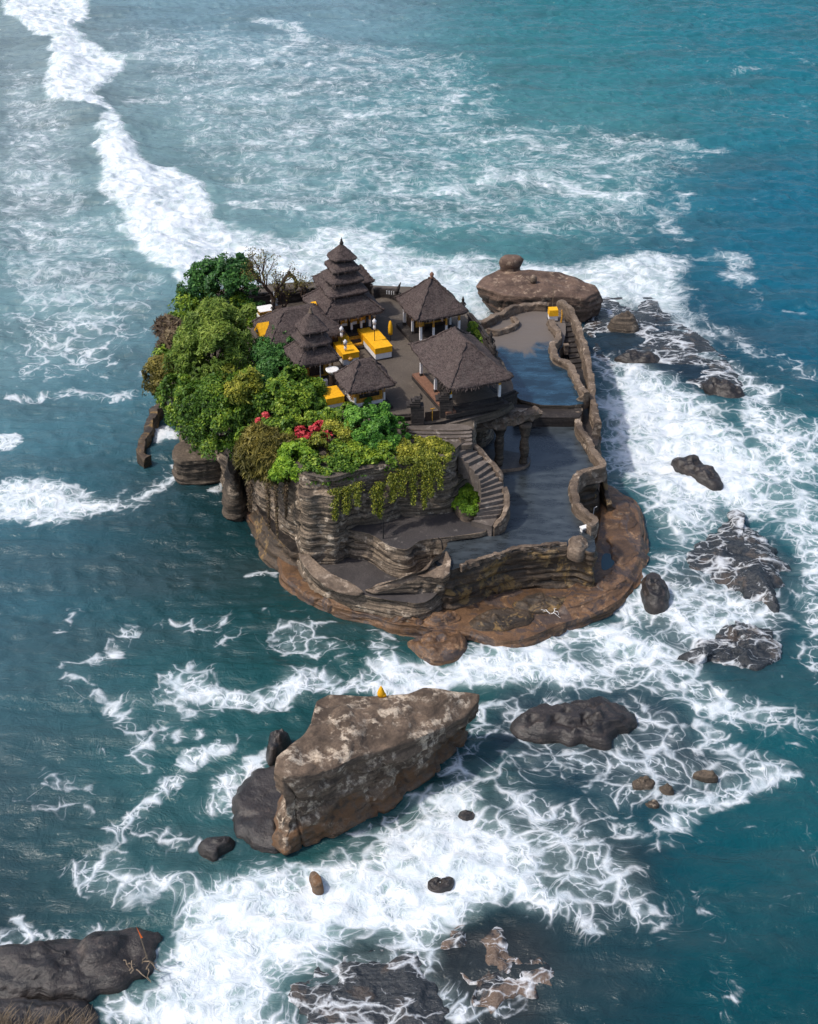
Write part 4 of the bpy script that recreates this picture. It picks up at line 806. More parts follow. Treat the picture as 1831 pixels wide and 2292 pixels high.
reefy('sunken_reef', [(1618,1180),(1625,1155),(1645,1140),(1660,1150),(1675,1180),(1700,1195),(1725,1225),(1740,1250),(1765,1270),(1748,1285),(1752,1330),(1740,1370),(1700,1360),(1640,1330),(1580,1300),(1530,1270),(1525,1240),(1570,1215)], .75, 'ridged dark reef awash at the right, right of the rounded boulder', 302, prof=1.5, amp=.45, jag=.6)
reefy('sunken_reef', [(1620,1400),(1650,1385),(1685,1395),(1745,1420),(1750,1480),(1700,1500),(1640,1492),(1560,1485),(1500,1472),(1560,1455),(1600,1430)], .5, 'dark reef awash below the ridged reef, its front edge brown', 303, prof=1.8, amp=.4, jag=.6)
reefy('sunken_reef', [(645,2190),(700,2165),(760,2125),(850,2118),(920,2140),(975,2190),(1010,2260),(1000,2350),(800,2380),(720,2330),(680,2270),(655,2230)], .10, 'dark reef awash at the bottom edge left of the speckled reef', 305, prof=2, amp=.35, jag=.8)
o = reefy('speckled_reef', [(1008,2085),(1040,2060),(1080,2045),(1150,2050),(1200,2080),(1240,2130),(1230,2200),(1180,2240),(1100,2250),(1060,2225),(1025,2180),(1012,2130)], .03, 'speckled brown reef near the bottom edge', 306, prof=3, amp=.42, jag=.9, strat=.02)
o.data.materials[0] = M['awash_brown']
# ---------------------------------------------------------------- buildings
RZ = radians(22)
def roof(w, d, h, ridge=0.0, th=.22, conc=1.25, axis='y', seg=12, z0=0.0, mb=None, top=.14, rnd=.10, tiers=14, ribs=True, sag=.06):
    """thatched hip roof: eave outline w x d, ridge along one axis"""
    mb = mb or MB(); hw, hd = w/2, d/2
    rx, ry = (top, ridge/2 + top) if axis == 'y' else (ridge/2 + top, top)
    def ring(ax, ay, z, sagz=0):
        V = []
        for s in range(4):
            a = [(-1,-1),(1,-1),(1,1),(-1,1)][s]; b = [(1,-1),(1,1),(-1,1),(-1,-1)][s]
            for j in range(seg):
                t = j/seg; x = a[0]*(1-t) + b[0]*t; y = a[1]*(1-t) + b[1]*t
                m = (abs(x)**12 + abs(y)**12)**(1/12.0); x /= m; y /= m
                e = 4*t*(1-t)
                V.append([x*ax, y*ay, z - sagz*e])
        return V
    rings = [ring(hw - .35, hd - .35, z0 - th*.2), ring(hw - .05, hd - .05, z0 - th*.8, sag), ring(hw, hd, z0 - th*.3, sag)]
    for k in range(tiers + 1):
        f = k/tiers; zz = h*(f**conc); st = .035*((k % 2))
        rings.append(ring(hw + (rx - hw)*f + st*(1-f), hd + (ry - hd)*f + st*(1-f), z0 + zz, sag*(1-f)**3))
    N = 4*seg; V = []; sd = w*3.7 + z0
    for k, r in enumerate(rings):
        for x, y, z in r:
            n = (.035 if k > 3 else .075)*float(vn(x*2.9 + sd, y*2.9, z*3)) + .08*float(vn(x*.8 + sd, y*.8, z))
            V.append((x + n, y - n*.7, z + n))
    F = [[k*N + i, k*N + (i+1) % N, (k+1)*N + (i+1) % N, (k+1)*N + i] for k in range(len(rings)-1) for i in range(N)]
    F.append([(len(rings)-1)*N + i for i in range(N)]); F.append(list(range(N))[::-1])
    mb.add(V, F)
    rr = random.Random(int(w*100 + d*10)); lat = len(rings); ns = int(w*d*14)
    for _ in range(ns):
        k = rr.choice([2, 2, 3, rr.randint(3, lat-1), rr.randint(3, lat-1)]); i = rr.randrange(N); u = rr.random()
        p = Vector(V[k*N + i]).lerp(Vector(V[k*N + (i+1) % N]), u); q = Vector(V[(k-1)*N + i]).lerp(Vector(V[(k-1)*N + (i+1) % N]), u)
        up = Vector((0, 0, 1)); dn = (q - p)
        if k == 2: dn = Vector((p.x*.25/max(.5, w), p.y*.25/max(.5, d), -.2))
        dn = dn.normalized()*rr.uniform(.14, .36); sd_ = dn.cross(up).normalized()*rr.uniform(.012, .03); o_ = up*rr.uniform(.01, .03); tw = sd_*rr.uniform(-2.5, 2.5)
        mb.add([p - sd_ + o_*.3, p + sd_ + o_*.3, p + dn + sd_*.5 + o_ + tw, p + dn - sd_*.5 + o_ + tw], [[0, 1, 2, 3]])
    if ribs:
        for sx, sy in ((1,-1),(1,1),(-1,1),(-1,-1)):
            pts = []
            for k in range(0, tiers + 1):
                f = k/tiers; pts.append((sx*(hw + (rx-hw)*f)*.965, sy*(hd + (ry-hd)*f)*.965, z0 + h*(f**conc) + .0))
            mb.tube([(x + .05*sin(j*2.1), y + .05*cos(j*1.7), z) for j, (x, y, z) in enumerate(pts)], [.09 + .03*sin(j*2.7) for j in range(len(pts))], 6)
    return mb
def post(root, x, y, z0, h, cols=('white','gold'), r=.085, name='post', split=.5):
    p = MB().box((x, y, z0 + h/2), (r*2, r*2, h)).build(name, M[cols[1]], root)
    MB().box((x, y, z0 + h*split/2), (r*2 + .03, r*2 + .03, h*split)).build('cloth_wrap', M[cols[0]], p)
    MB().box((x, y, z0 + .12), (r*3.4, r*3.4, .28), top=.7).build('post_base', M['stone'], p)
    return p
def finial(root, z, s=1.0, mat='stone'):
    MB().lathe((0,0,z), [(.22*s,0),(.26*s,.12*s),(.14*s,.22*s),(.17*s,.34*s),(.10*s,.42*s),(.13*s,.52*s),(.05*s,.62*s),(.03*s,.80*s)], 10).build('finial', M[mat], root, True)
# big pavilion
def at_eave(px, py, e): q = P(px, py, ZC + e); return Vector((q.x, q.y, ZC))
bp = empty('open_pavilion', at_eave(1030, 806, 3.0), RZ, label='largest open pavilion, long thatched roof on white and yellow posts', cat='pavilion')
roof(5.8, 8.8, 2.3, ridge=2.6, z0=3.0, th=.28).build('roof', M['thatch'], bp, True)
MB().box((0, 0, .17), (5.5, 7.4, .34)).box((.0, 0, .42), (4.9, 6.8, .18)).build('platform', M['stone'], bp); MB().box((-2.3, .0, .45), (.85, 7.2, .20)).build('brick_border', M['brick'], bp)
MB().box((.35, .2, .52), (3.7, 5.6, .06)).build('floor_mat', M['court'], bp)
for sx in (-1, 1):
    for k, y in enumerate((-3.05, 0.0, 3.05)): post(bp, sx*2.15, y, .5, 2.45, split=.55, cols=('white', 'yellow' if y < -1 else 'gold'))
MB().box((0, -2.9, 2.75), (5.0, .14, .2)).box((0, 2.9, 2.75), (5.0, .14, .2)).box((-2.15, 0, 2.76), (.14, 6.6, .18)).box((2.15, 0, 2.76), (.14, 6.6, .18)).build('beam', M['wood'], bp)
MB().box((1.4, 1.6, 1.4), (2.0, 3.0, 1.8)).build('cabinet', M['wood'], bp)
# rear pavilion
rp = empty('rear_pavilion', at_eave(966, 681, 2.9), RZ, label='square pavilion with a pointed thatched roof and red knob at the back of the courtyard', cat='pavilion')
roof(5.0, 5.2, 2.5, z0=2.9, th=.25, conc=1.12).build('roof', M['thatch'], rp, True)
MB().lathe((0,0,5.35), [(.16,0),(.2,.1),(.12,.18),(.2,.32),(.16,.46),(.04,.6)], 10).build('finial', M['brick'], rp, True)
MB().box((0, 0, .2), (4.7, 4.9, .4)).build('platform', M['stone'], rp)
for sx in (-1, 1):
    for sy in (-1, 1): post(rp, sx*1.8, sy*1.9, .4, 2.5, split=.6)
for x, y in ((-.6,-1.9),(.6,-1.9),(-1.8,0),(1.8,0)): post(rp, x, y, .4, 2.5, split=.5, r=.07)
MB().box((0, 1.2, 1.35), (3.2, 1.4, 1.7)).box((-1.1, .9, 1.1), (1.0, 1.8, 1.3)).build('shelf', M['wood'], rp)
MB().box((0, .44, 1.45), (3.0, .08, .5)).box((0, .42, .95), (3.0, .06, .12)).box((-1.1,-.02,1.3), (.8,.06,.7)).build('gilt_panel', M['gold'], rp)
for k in range(6): o = MB().lathe((0,0,0), [(.16,0),(.2,.14),(.15,.24),(.05,.27)], 9).build('offering_basket', M[['whitepaint','driftwood','brick'][k % 3]], None, True); o.location = rp.matrix_basis @ Vector((-1.75 + k*.42, -2.15, .4)); tag(o, 'small offering basket on the front edge of the rear pavilion', 'basket', 'offering baskets on the rear pavilion edge')
# small pavilion
sp = empty('small_shrine', at_eave(817, 847, 2.35), RZ, label='small shrine with yellow and white walls under a thatched roof at the front', cat='shrine')
roof(4.2, 3.7, 1.75, ridge=.9, z0=2.35, th=.25, axis='x', conc=1.15).build('roof', M['thatch'], sp, True)
MB().box((0, 0, .12), (3.6, 3.1, .24)).box((0, 0, .34), (3.0, 2.5, .24)).build('plinth', M['stone'], sp)
MB().box((0, 0, .58), (2.5, 2.0, .28)).build('base', M['whitepaint'], sp)
MB().box((0, 0, 1.1), (2.3, 1.8, .8)).build('body', M['gold'], sp)
MB().box((0, -.92, 1.32), (1.7, .06, .34)).box((1.17, 0, 1.32), (.06, 1.3, .34)).build('opening', M['black'], sp)
for sx in (-1, 1):
    for sy in (-1, 1): post(sp, sx*1.25, sy*1.0, .46, 1.85, r=.06, cols=('whitepaint','gold'))
# pagodas
def pagoda(name, root, base, tiers_, plinth, body):
    (w, d, z, h) = base
    roof(w, d, h, z0=z, th=.3, top=tiers_[0][0]*.40, conc=1.08).build('roof', M['thatch'], root, True)
    for k, (ww, zz, hh, conc) in enumerate(tiers_):
        last = k == len(tiers_)-1
        nxt = .10 if last else tiers_[k+1][0]*.36
        MB().box((0, 0, zz - .28), (ww*.62, ww*.62, .60)).build('roof_core', M['black'], root)
        roof(ww, ww, hh, z0=zz, th=.2, top=nxt, conc=conc, seg=8, tiers=8, ribs=False, sag=.03, mb=None).build('roof_tier', M['thatch'], root, True)
mp = empty('five_tier_pagoda', at_eave(768, 679, 2.95), RZ, label='tall pagoda shrine with five stacked dark thatched roofs above yellow and white doors', cat='pagoda')
pagoda('meru', mp, (6.0, 5.4, 2.95, 1.25), [(3.65, 4.60, .55, 1.0), (3.1, 5.58, .52, 1.0), (2.6, 6.55, .46, 1.0), (2.05, 7.42, 1.05, 1.05)], None, None)
finial(mp, 8.5, .75)
MB().box((0, 0, .3), (4.6, 4.0, .6)).box((0, 0, .75), (4.0, 3.4, .3)).build('plinth', M['stone'], mp)
MB().box((0, .2, 1.9), (3.4, 2.6, 2.0)).build('body', M['wood'], mp)
for x in (-1.25, -.35, .55, 1.3):
    pn = MB().box((x, -1.14, 1.85), (.66, .08, 1.0)).build('door_panel', M['gold'], mp); MB().box((x, -1.19, 1.5), (.5, .04, .25)).build('white_cloth', M['white'], pn)
for x in (-1.85, -.8, .15, 1.05, 1.85): post(mp, x, -1.6, .9, 2.0, r=.075, split=.45)
for x in (-1.85, 1.85): post(mp, x, 1.5, .9, 2.0, r=.075, split=.45)
for x0, x1 in ((-1.75, -.65), (.75, 1.75)):
    MB().box(((x0 + x1)/2, -2.25, .65), (x1 - x0, .9, 1.0)).build('side_altar', M['yellow'], mp)
for k in range(5):
    MB().box((.05, -1.9 - .34*k, .80 - .17*k), (1.15, .36, .16)).build('step', M['gold' if k % 2 else 'stone'], mp)
for x in (-.62, .72): MB().box((x, -2.3, .75), (.16, 1.2, .8)).build('stair_cheek', M['yellow'], mp)
m3 = empty('three_tier_pagoda', at_eave(699, 790, 2.5), RZ, label='shorter pagoda shrine with three stacked thatched roofs beside the trees', cat='pagoda')
pagoda('m3', m3, (3.9, 3.7, 2.5, .85), [(2.75, 3.85, .62, 1.0), (2.25, 4.85, 1.35, 1.12)], None, None)
finial(m3, 6.1, .8, 'parapet')
MB().box((0, 0, .35), (3.0, 2.8, .7)).build('plinth', M['stone'], m3)
MB().box((0, .1, 1.5), (2.2, 2.0, 1.7)).build('body', M['gold'], m3)
MB().box((0, -.93, 1.45), (1.2, .05, 1.1)).build('door', M['wood'], m3)
for sx in (-1, 1):
    for sy in (-1, 1): post(m3, sx*1.3, sy*1.2, .6, 1.9, r=.06)
# long hall behind the smaller pagoda
hl = empty('thatched_hall', at_eave(668, 733, 2.1), RZ, label='low hall with broad thatched roof and yellow gable beside the trees', cat='hall')
roof(7.0, 5.2, 1.9, ridge=2.2, z0=2.1, axis='x', th=.3, conc=.85, top=.25).build('roof', M['thatch'], hl, True)
MB().box((0, 0, 1.1), (5.8, 4.0, 2.2)).build('wall', M['wood'], hl)
g = MB(); g.add([(-3.62,-1.2,2.0),(-3.62,1.2,2.0),(-3.62,0,3.15),(-3.0,-1.2,2.0),(-3.0,1.2,2.0),(-2.6,0,3.15)], [[0,2,1],[3,4,5],[0,1,4,3],[1,2,5,4],[2,0,3,5]]); g.build('gable', M['yellow'], hl)
MB().lathe((-3.64,0,2.45), [(.02,-.18),(.2,0),(.02,.18)], 8).build('gable_vent', M['black'], hl)
# hall whose thatch shows behind the pagoda
bh = empty('rear_hall', at_eave(770, 640, 3.7) + Vector((-.1, 1.8, 0)), RZ, label='hall behind the tall pagoda with only its thatched roof and yellow side gable showing', cat='hall')
roof(5.0, 3.0, 1.0, ridge=3.2, z0=3.6, axis='x', th=.25).build('roof', M['thatch'], bh, True)
MB().box((0, 0, 1.8), (4.2, 2.2, 3.6)).build('wall', M['wood'], bh)
g = MB(); g.add([(-3.05,-2.3,2.72),(-3.05,.9,2.72),(-3.0,-.3,3.75),(-2.7,-2.3,2.72),(-2.7,.9,2.72),(-2.6,-.3,3.75)], [[0,2,1],[3,4,5],[0,1,4,3],[1,2,5,4],[2,0,3,5]])
o = g.build('gable', M['yellow'], mp)
MB().lathe((-3.07,-.55,3.1), [(.02,-.15),(.17,0),(.02,.15)], 8).build('gable_vent', M['black'], o)
# offering tables
def offering(px, py, w, l, h, label, face=False):
    q = P(px, py, ZC + h); t = empty('offering_altar', (q.x, q.y, ZC), RZ, label=label, cat='altar', group='cloth covered altars in the courtyard')
    MB().box((0, 0, h*.28), (w - .08, l - .08, h*.56)).build('white_skirt', M['white'], t)
    mb = MB().box((0, 0, h*.76), (w, l, h*.46)).box((0, 0, h*.98), (w + .05, l + .05, .06)); mb.build('yellow_cloth', M['yellow'], t)
    MB().box((0, 0, .04), (w + .1, l + .1, .10)).build('footing', M['stone'], t)
    if face:
        MB().lathe((-.1, -l/2 - .05, h*.55), [(.02,-.22),(.2,-.1),(.22,.08),(.02,.22)], 8).build('carved_ornament', M['gold'], t)
    return t
offering(843, 759, 1.55, 3.4, 1.15, 'altar under yellow cloth with white skirt, right of the pagoda steps')
offering(771, 772, 1.45, 3.3, 1.15, 'altar under yellow cloth with a gilt front ornament, left of the pagoda steps', True)
offering(742, 878, 1.5, 1.9, 1.25, 'altar under yellow cloth half hidden by the round green bush')
# small corner shrine with flat white roof
q = P(594, 690, ZC + 1.6); cs = empty('corner_shrine', (q.x, q.y, ZC), RZ, label='small shrine with a flat white top and yellow band by the back wall', cat='shrine')
MB().box((0, 0, .65), (1.35, 1.2, 1.3)).build('body', M['whitepaint'], cs); MB().box((0, 0, 1.42), (1.5, 1.35, .28)).build('yellow_band', M['gold'], cs); MB().box((0, 0, 1.58), (1.42, 1.27, .06)).build('flat_top', M['whitepaint'], cs)
def statue(px, py, zb, s, label, mat='stone', name='guardian_statue'):
    q = P(px, py, zb); mb = MB()
    mb.lathe((0,0,0), [(.26*s,0),(.28*s,.12*s),(.18*s,.2*s),(.24*s,.45*s),(.22*s,.7*s),(.12*s,.85*s),(.17*s,.98*s),(.17*s,1.12*s),(.10*s,1.25*s),(.05*s,1.45*s)], 10)
    for sx in (-1, 1): mb.tube([(sx*.2*s,0,.72*s),(sx*.34*s,-.08*s,.5*s),(sx*.2*s,-.24*s,.42*s)], [.08*s,.07*s,.05*s], 6)
    o = mb.build(name, M[mat], None, True, loc=q); return tag(o, label, 'statue')
statue(612, 697, ZC + 1.5, .62, 'small dark seated statue on the flat topped corner shrine')
statue(615, 684, ZC + .6, .95, 'pale statue with yellow cloth behind the corner shrine, under the bare tree', 'whitepaint')
q = P(622, 700, ZC + .9); ls = empty('low_shrine', (q.x, q.y, ZC), RZ, label='low shrine with a dark tiled roof and yellow edge right of the corner shrine', cat='shrine')
MB().box((0,0,.5), (1.5,1.2,1.0)).build('body', M['gold'], ls); MB().box((0,0,1.2), (1.7,1.4,.5), top=.4).build('roof', M['wood'], ls)
# carved stone frame (open arch crowned with spikes) behind the hall
q = P(650, 668, ZC); ca = empty('carved_frame', (q.x, q.y, ZC), .2, label='openwork carved black stone frame standing beside the bare tree', cat='stone carving')
mb = MB(); pts = [(.62*cos(t)*(1 - .15*sin(t)), 0, 1.5 + .85*sin(t)) for t in np.linspace(-pi*.98, pi*.98, 22)]
mb.tube(pts, [.15 + .05*(i % 2) for i in range(22)], 7).lathe((0,0,2.3), [(.22,0),(.16,.15),(.2,.25),(.06,.5),(.02,.62)], 8).box((0,0,.35), (.5,.4,.8)); mb.build('frame', M['stone'], ca)
# back wall
def stonewall(name, pts, w, h, label, seed, crest=True, mat='stone', z=ZC):
    root = empty(name, P(pts[0][0], pts[0][1], z), label=label, cat='wall', group='dark stone walls of the courtyard')
    q = [P(a, b, z) for a, b in pts]; mb = MB()
    for a, b in zip(q[:-1], q[1:]):
        L = (b - a).length; r = atan2((b-a).y, (b-a).x); c = (a + b)/2
        mb.box((c.x, c.y, z + h/2 - .1), (L + w*.9, w, h + .2), r).box((c.x, c.y, z + h*.35), (L + w, w + .06, .08), r)
    inv(mb.build('wall_body', M[mat], root), root); mb = MB()
    for a, b in zip(q[:-1], q[1:]):
        L = (b - a).length; r = atan2((b-a).y, (b-a).x); c = (a + b)/2
        mb.box((c.x, c.y, z + h + .05), (L + w*1.2, w + .18, .13), r).box((c.x, c.y, z + h + .18), (L + w*.6, w*.5, .14), r)
    inv(mb.build('coping', M[mat], root), root)
    return root
stonewall('back_wall', [(563,690),(590,686),(622,680),(655,676)], .35, 1.05, 'dark stone wall behind the corner shrine at the back left', 1)
stonewall('back_wall', [(655,676),(700,668),(760,662),(830,658)], .35, .8, 'dark stone back wall mostly hidden behind the tall pagoda', 2)
q = [P(834,668,ZC), P(846,664,ZC), P(862,664,ZC), P(880,668,ZC), P(896,678,ZC)]
bw = sweep_wall('curved_back_wall', q, .34, 1.0, M['stone'], world=True, seed=7, wob=.03); tag(bw, 'dark curved wall with an upturned horn between the tall pagoda and the rear pavilion', 'wall')
hn = MB().tube([P(888,676,ZC) + Vector((0,0,.9)), P(892,675,ZC) + Vector((0,0,1.35)), P(896,674,ZC) + Vector((.05,0,1.9))], [.2,.15,.03], 7).build('horn', M['stone'], bw, True)
for i in range(4):
    c = P(866 + i*5.2, 668 + i*.6, ZC); MB().box((c.x, c.y - .22, ZC + .72), (.09 + .03*(i % 2), .05, .34)).build('white_baluster', M['whitepaint'], bw)
stonewall('side_wall', [(1052,722),(1070,745),(1092,778),(1103,800)], .3, .7, 'dark low wall along the right edge of the courtyard behind the big pavilion', 3)
for i, (a, b, s) in enumerate([(1098,775,1.0),(1106,800,.9),(1036,690,.8),(683,662,.75)]):
    statue(a, b, ZC + .5, s, ['black carved guardian statue on the side wall above the upper terrace', 'smaller black carving below the guardian on the side wall', 'black carved ornament at the right corner of the rear pavilion', 'black carved peak between bare tree and tall pagoda'][i], 'stone', 'wall_carving')
# dark wall in front of the big pavilion
stonewall('front_wall', [(1012,930),(1060,925),(1105,916),(1150,898)], .4, .75, 'dark stepped stone wall below the big pavilion, right of the gate', 4, z=ZC - .5)
stonewall('front_wall', [(848,950),(885,947),(922,944)], .25, .5, 'low dark wall between the bright green tree and the gate', 5, z=ZC - .2)
# gate
def pillar(px, py, label, sgn):
    q = P(px, py, ZC - .25); g = empty('gate_pillar', q, RZ*.2, label=label, cat='gate pillar', group='pair of split gate pillars')
    mb = MB(); mb.box((0,0,.9), (1.0,.8,1.8))
    for k in range(4): mb.box((-sgn*.12*(3-k)*.9, 0, 1.85 + k*.16), (1.05 - k*.2, .86 - .1*k, .16))
    mb.build('shaft', M['stone'], g)
    mb = MB(); mb.tube([(sgn*.25,0,2.3),(sgn*.32,0,2.55),(sgn*.22,0,2.8)], [.14,.10,.03], 6).tube([(-sgn*.25,0,2.05),(-sgn*.45,0,2.2),(-sgn*.5,0,2.4)], [.12,.08,.03], 6).tube([(0,0,2.2),(sgn*.05,0,2.4),(-sgn*.05,0,2.55)], [.14,.1,.03], 6)
    mb.build('carved_crest', M['stone'], g); return g
pillar(934, 950, 'black stone gate pillar left of the low gate', 1)
pillar(998, 936, 'black stone gate pillar at the corner of the big pavilion, right of the low gate', 1)
q0, q1 = P(950, 948, ZC - .2), P(985, 943, ZC - .2); lg = empty('low_gate', q0, label='low two leaf gate with a yellow tipped centre post between the stone pillars', cat='gate')
r = atan2((q1-q0).y, (q1-q0).x)
for k in (0, 1):
    c = q0.lerp(q1, .26 + .48*k); o = MB().box((c.x, c.y, c.z + .55), ((q1-q0).length*.44, .06, .9), r).build('gate_leaf', M['wood'], lg); inv(o, lg)
c = q0.lerp(q1, .5); o = MB().box((c.x, c.y - .05, c.z + .65), (.07,.07,1.2)).build('centre_post', M['gold'], lg); inv(o, lg)
o2 = MB().box((c.x, c.y - .05, c.z + 1.27), (.34,.08,.06), r).build('top_bar', M['gold'], lg); inv(o2, lg)
# parasols, bowl shrine
def parasol(px, py, zb, h, label, kind):
    q = P(px, py, zb); t = empty('ceremonial_parasol', q, label=label, cat='parasol'); MB().bar((0,0,0), (0,0,h), .03).build('pole', M['wood'], t)
    if kind == 'folded': MB().lathe((0,0,h - 1.25), [(.20,0),(.22,.3),(.20,.8),(.13,1.1),(.06,1.28)], 10).build('folded_canopy', M['yellow'], t, True)
    else:
        MB().lathe((0,0,h - .45), [(.17,0),(.15,.2),(.19,.3),(.08,.42),(.03,.5)], 10).build('canopy', M['white'], t, True)
        MB().lathe((0,0,h - .95), [(.10,0),(.13,.2),(.10,.45)], 8).build('fringe', M['gold' if kind == 'gold' else 'white'], t, True)
    return t
parasol(874, 763, ZC, 1.9, 'folded yellow parasol on a dark pole right of the right altar', 'folded')
parasol(839, 790, ZC, 3.2, 'thin pole with white top and red fringe standing in front of the right altar', 'white')
parasol(838, 748, ZC, 2.2, 'white topped pole with gilt cloth at the back of the right altar', 'gold')
parasol(766, 800, ZC, 2.9, 'white topped pole rising over the left altar', 'white')
parasol(774, 813, ZC, 2.2, 'shorter pole with striped white cloth at the front of the left altar', 'white')
q = P(745, 872, ZC); bs = empty('bowl_shrine', q, label='brown pillar carrying a round white bowl, left of the small shrine', cat='shrine')
MB().lathe((0,0,0), [(.42,0),(.42,.3),(.3,.4),(.3,1.35),(.2,1.45)], 10).build('pillar', M['wood'], bs)
MB().lathe((0,0,1.4), [(.12,0),(.28,.12),(.5,.34),(.56,.5),(.48,.52),(.15,.46)], 20).build('bowl', M['whitepaint'], bs, True)
o = MB().bar((0,0,0), (0,0,1.9), .04).lathe((0,0,1.85), [(.03,0),(.09,.06),(.03,.14)], 8).build('white_post', M['whitepaint'], loc=P(718, 866, ZC)); tag(o, 'thin white post with a ball top left of the white bowl', 'post')
q = P(716, 868, ZC); o = MB().box((0,0,.35), (1.3,.5,.7), RZ).build('low_kerb_wall', M['whitepaint'], loc=q); tag(o, 'short pale wall behind the round green bush', 'wall')
# yellow and white shrine on the upper terrace
q = P(1237, 716, ZT2); us = empty('cloth_shrine', q, radians(5), label='small shrine in yellow and white cloth at the top of the sea steps', cat='shrine')
MB().box((0,0,.30), (.85,.8,.62), top=1.0).build('white_skirt', M['white'], us); MB().box((0,0,.90), (.92,.9,.62), top=.93).build('yellow_cloth', M['yellow'], us); MB().box((0,0,.06), (.95,.9,.12)).build('footing', M['stone'], us)
o = MB().bar((0,0,0), (0,0,3.0), .035, .025).lathe((0,0,2.95), [(.03,0),(.08,.06),(.02,.14)], 6).build('bare_pole', M['driftwood'], loc=P(1236, 702, ZT2 + .2)); tag(o, 'slim bare pole behind the yellow and white shrine', 'pole')
o = MB().tube([(0,0,0),(.05,0,.8),(.0,.1,1.3)], [.09,.08,.06], 6).build('leaning_log', M['gold'], loc=P(1256, 722, ZT2)); tag(o, 'yellowish log leaning beside the yellow and white shrine', 'log')
o = MB().box((0,0,.45), (.4,.35,.9), .2).box((0,0,.95), (.5,.45,.12), .2).build('stone_marker', M['parapet'], loc=P(1266, 792, 4.7)); tag(o, 'small yellowish stone marker on the sea steps', 'marker')
q = P(978, 1224, ZM) ; 
o = MB().bar((0,0,0), (0,0,1.7), .05, .045).build('iron_post', M['black'], loc=P(858, 1206, ZM)); tag(o, 'thin dark post standing on the middle terrace', 'post')
o = MB().tube([(0,0,0),(-.1,0,.8),(-.35,0,1.1)], [.05,.045,.03], 6).build('bent_rail', M['black'], loc=P(991, 1230, ZT1)); tag(o, 'bent iron rail at the corner between the two terraces', 'rail')
# planters
for i, (a, b) in enumerate([(1043,948),(1101,934)]):
    pl = empty('stone_planter', P(a, b, 8.75), label=['round stone planter with a green tuft, nearer the gate', 'round stone planter with a green tuft in the middle of the ledge'][i], cat='planter', group='planters on the cave ledge')
    mb = MB().lathe((0,0,0), [(.36,0),(.46,.15),(.5,.34),(.42,.4),(.3,.36)], 14); mb.V = [(x*1.25 + .05*float(vn(x*4, y*4, z*4)), y, z) for x, y, z in mb.V]; mb.build('bowl', M['parapet'], pl, True)
    pl['_leaf'] = 1
# figure-like yellow bundle on the foreground rock, flag and driftwood
q = P(853, 1557, 5.35); o = MB().lathe((0,0,0), [(.24,0),(.27,.18),(.2,.42),(.12,.62),(.03,.8)], 8).box((.18,-.05,.08), (.3,.25,.16), .3).build('yellow_offering', M['yellow'], None, True, loc=q); tag(o, 'small yellow cloth wrapped offering on the back edge of the big foreground rock', 'offering')
q = P(330, 2146, .85); ps = empty('orange_flag', q, label='orange pennant on a leaning pole at the tip of the lower left rock point', cat='flag')
MB().bar((0,0,0), (-.30,.1,2.2), .045, .03).build('pole', M['driftwood'], ps)
mb = MB(); mb.add([(-.22,.07,1.65),(-.12,.06,1.70),(-.40,.12,2.55),(-.22,.04,1.66),(-.10,.03,1.72),(-.40,.10,2.55)], [[0,1,2],[3,5,4],[0,3,4,1],[1,4,5,2],[2,5,3,0]]); mb.build('pennant', M['orange'], ps)
random.seed(4)
def sticks(name, px, py, z, n, L, label, mat='driftwood', spread=1.0, cat='driftwood'):
    q = P(px, py, z); mb = MB()
    for i in range(n):
        a = random.uniform(0, 2*pi); l = L*random.uniform(.4, 1); x, y = random.uniform(-1,1)*spread, random.uniform(-.6,.6)*spread
        k = [(x + cos(a)*l*t/4 + random.uniform(-.07,.07)*L, y + sin(a)*l*t/4 + random.uniform(-.07,.07)*L, .05 + random.uniform(0,.22)*L*sin(t)) for t in range(5)]
        mb.tube(k, [.035*L, .03*L, .025*L, .018*L, .01*L], 5)
    o = mb.build(name, M[mat], loc=q); return tag(o, label, cat)
sticks('driftwood', 305, 2168, .8, 9, 1.3, 'pale driftwood heap at the foot of the orange flag', spread=.9)
sticks('driftwood', 1236, 1374, .75, 5, .85, 'white bleached driftwood branches on the brown reef near the water', 'whitepaint', spread=.4)
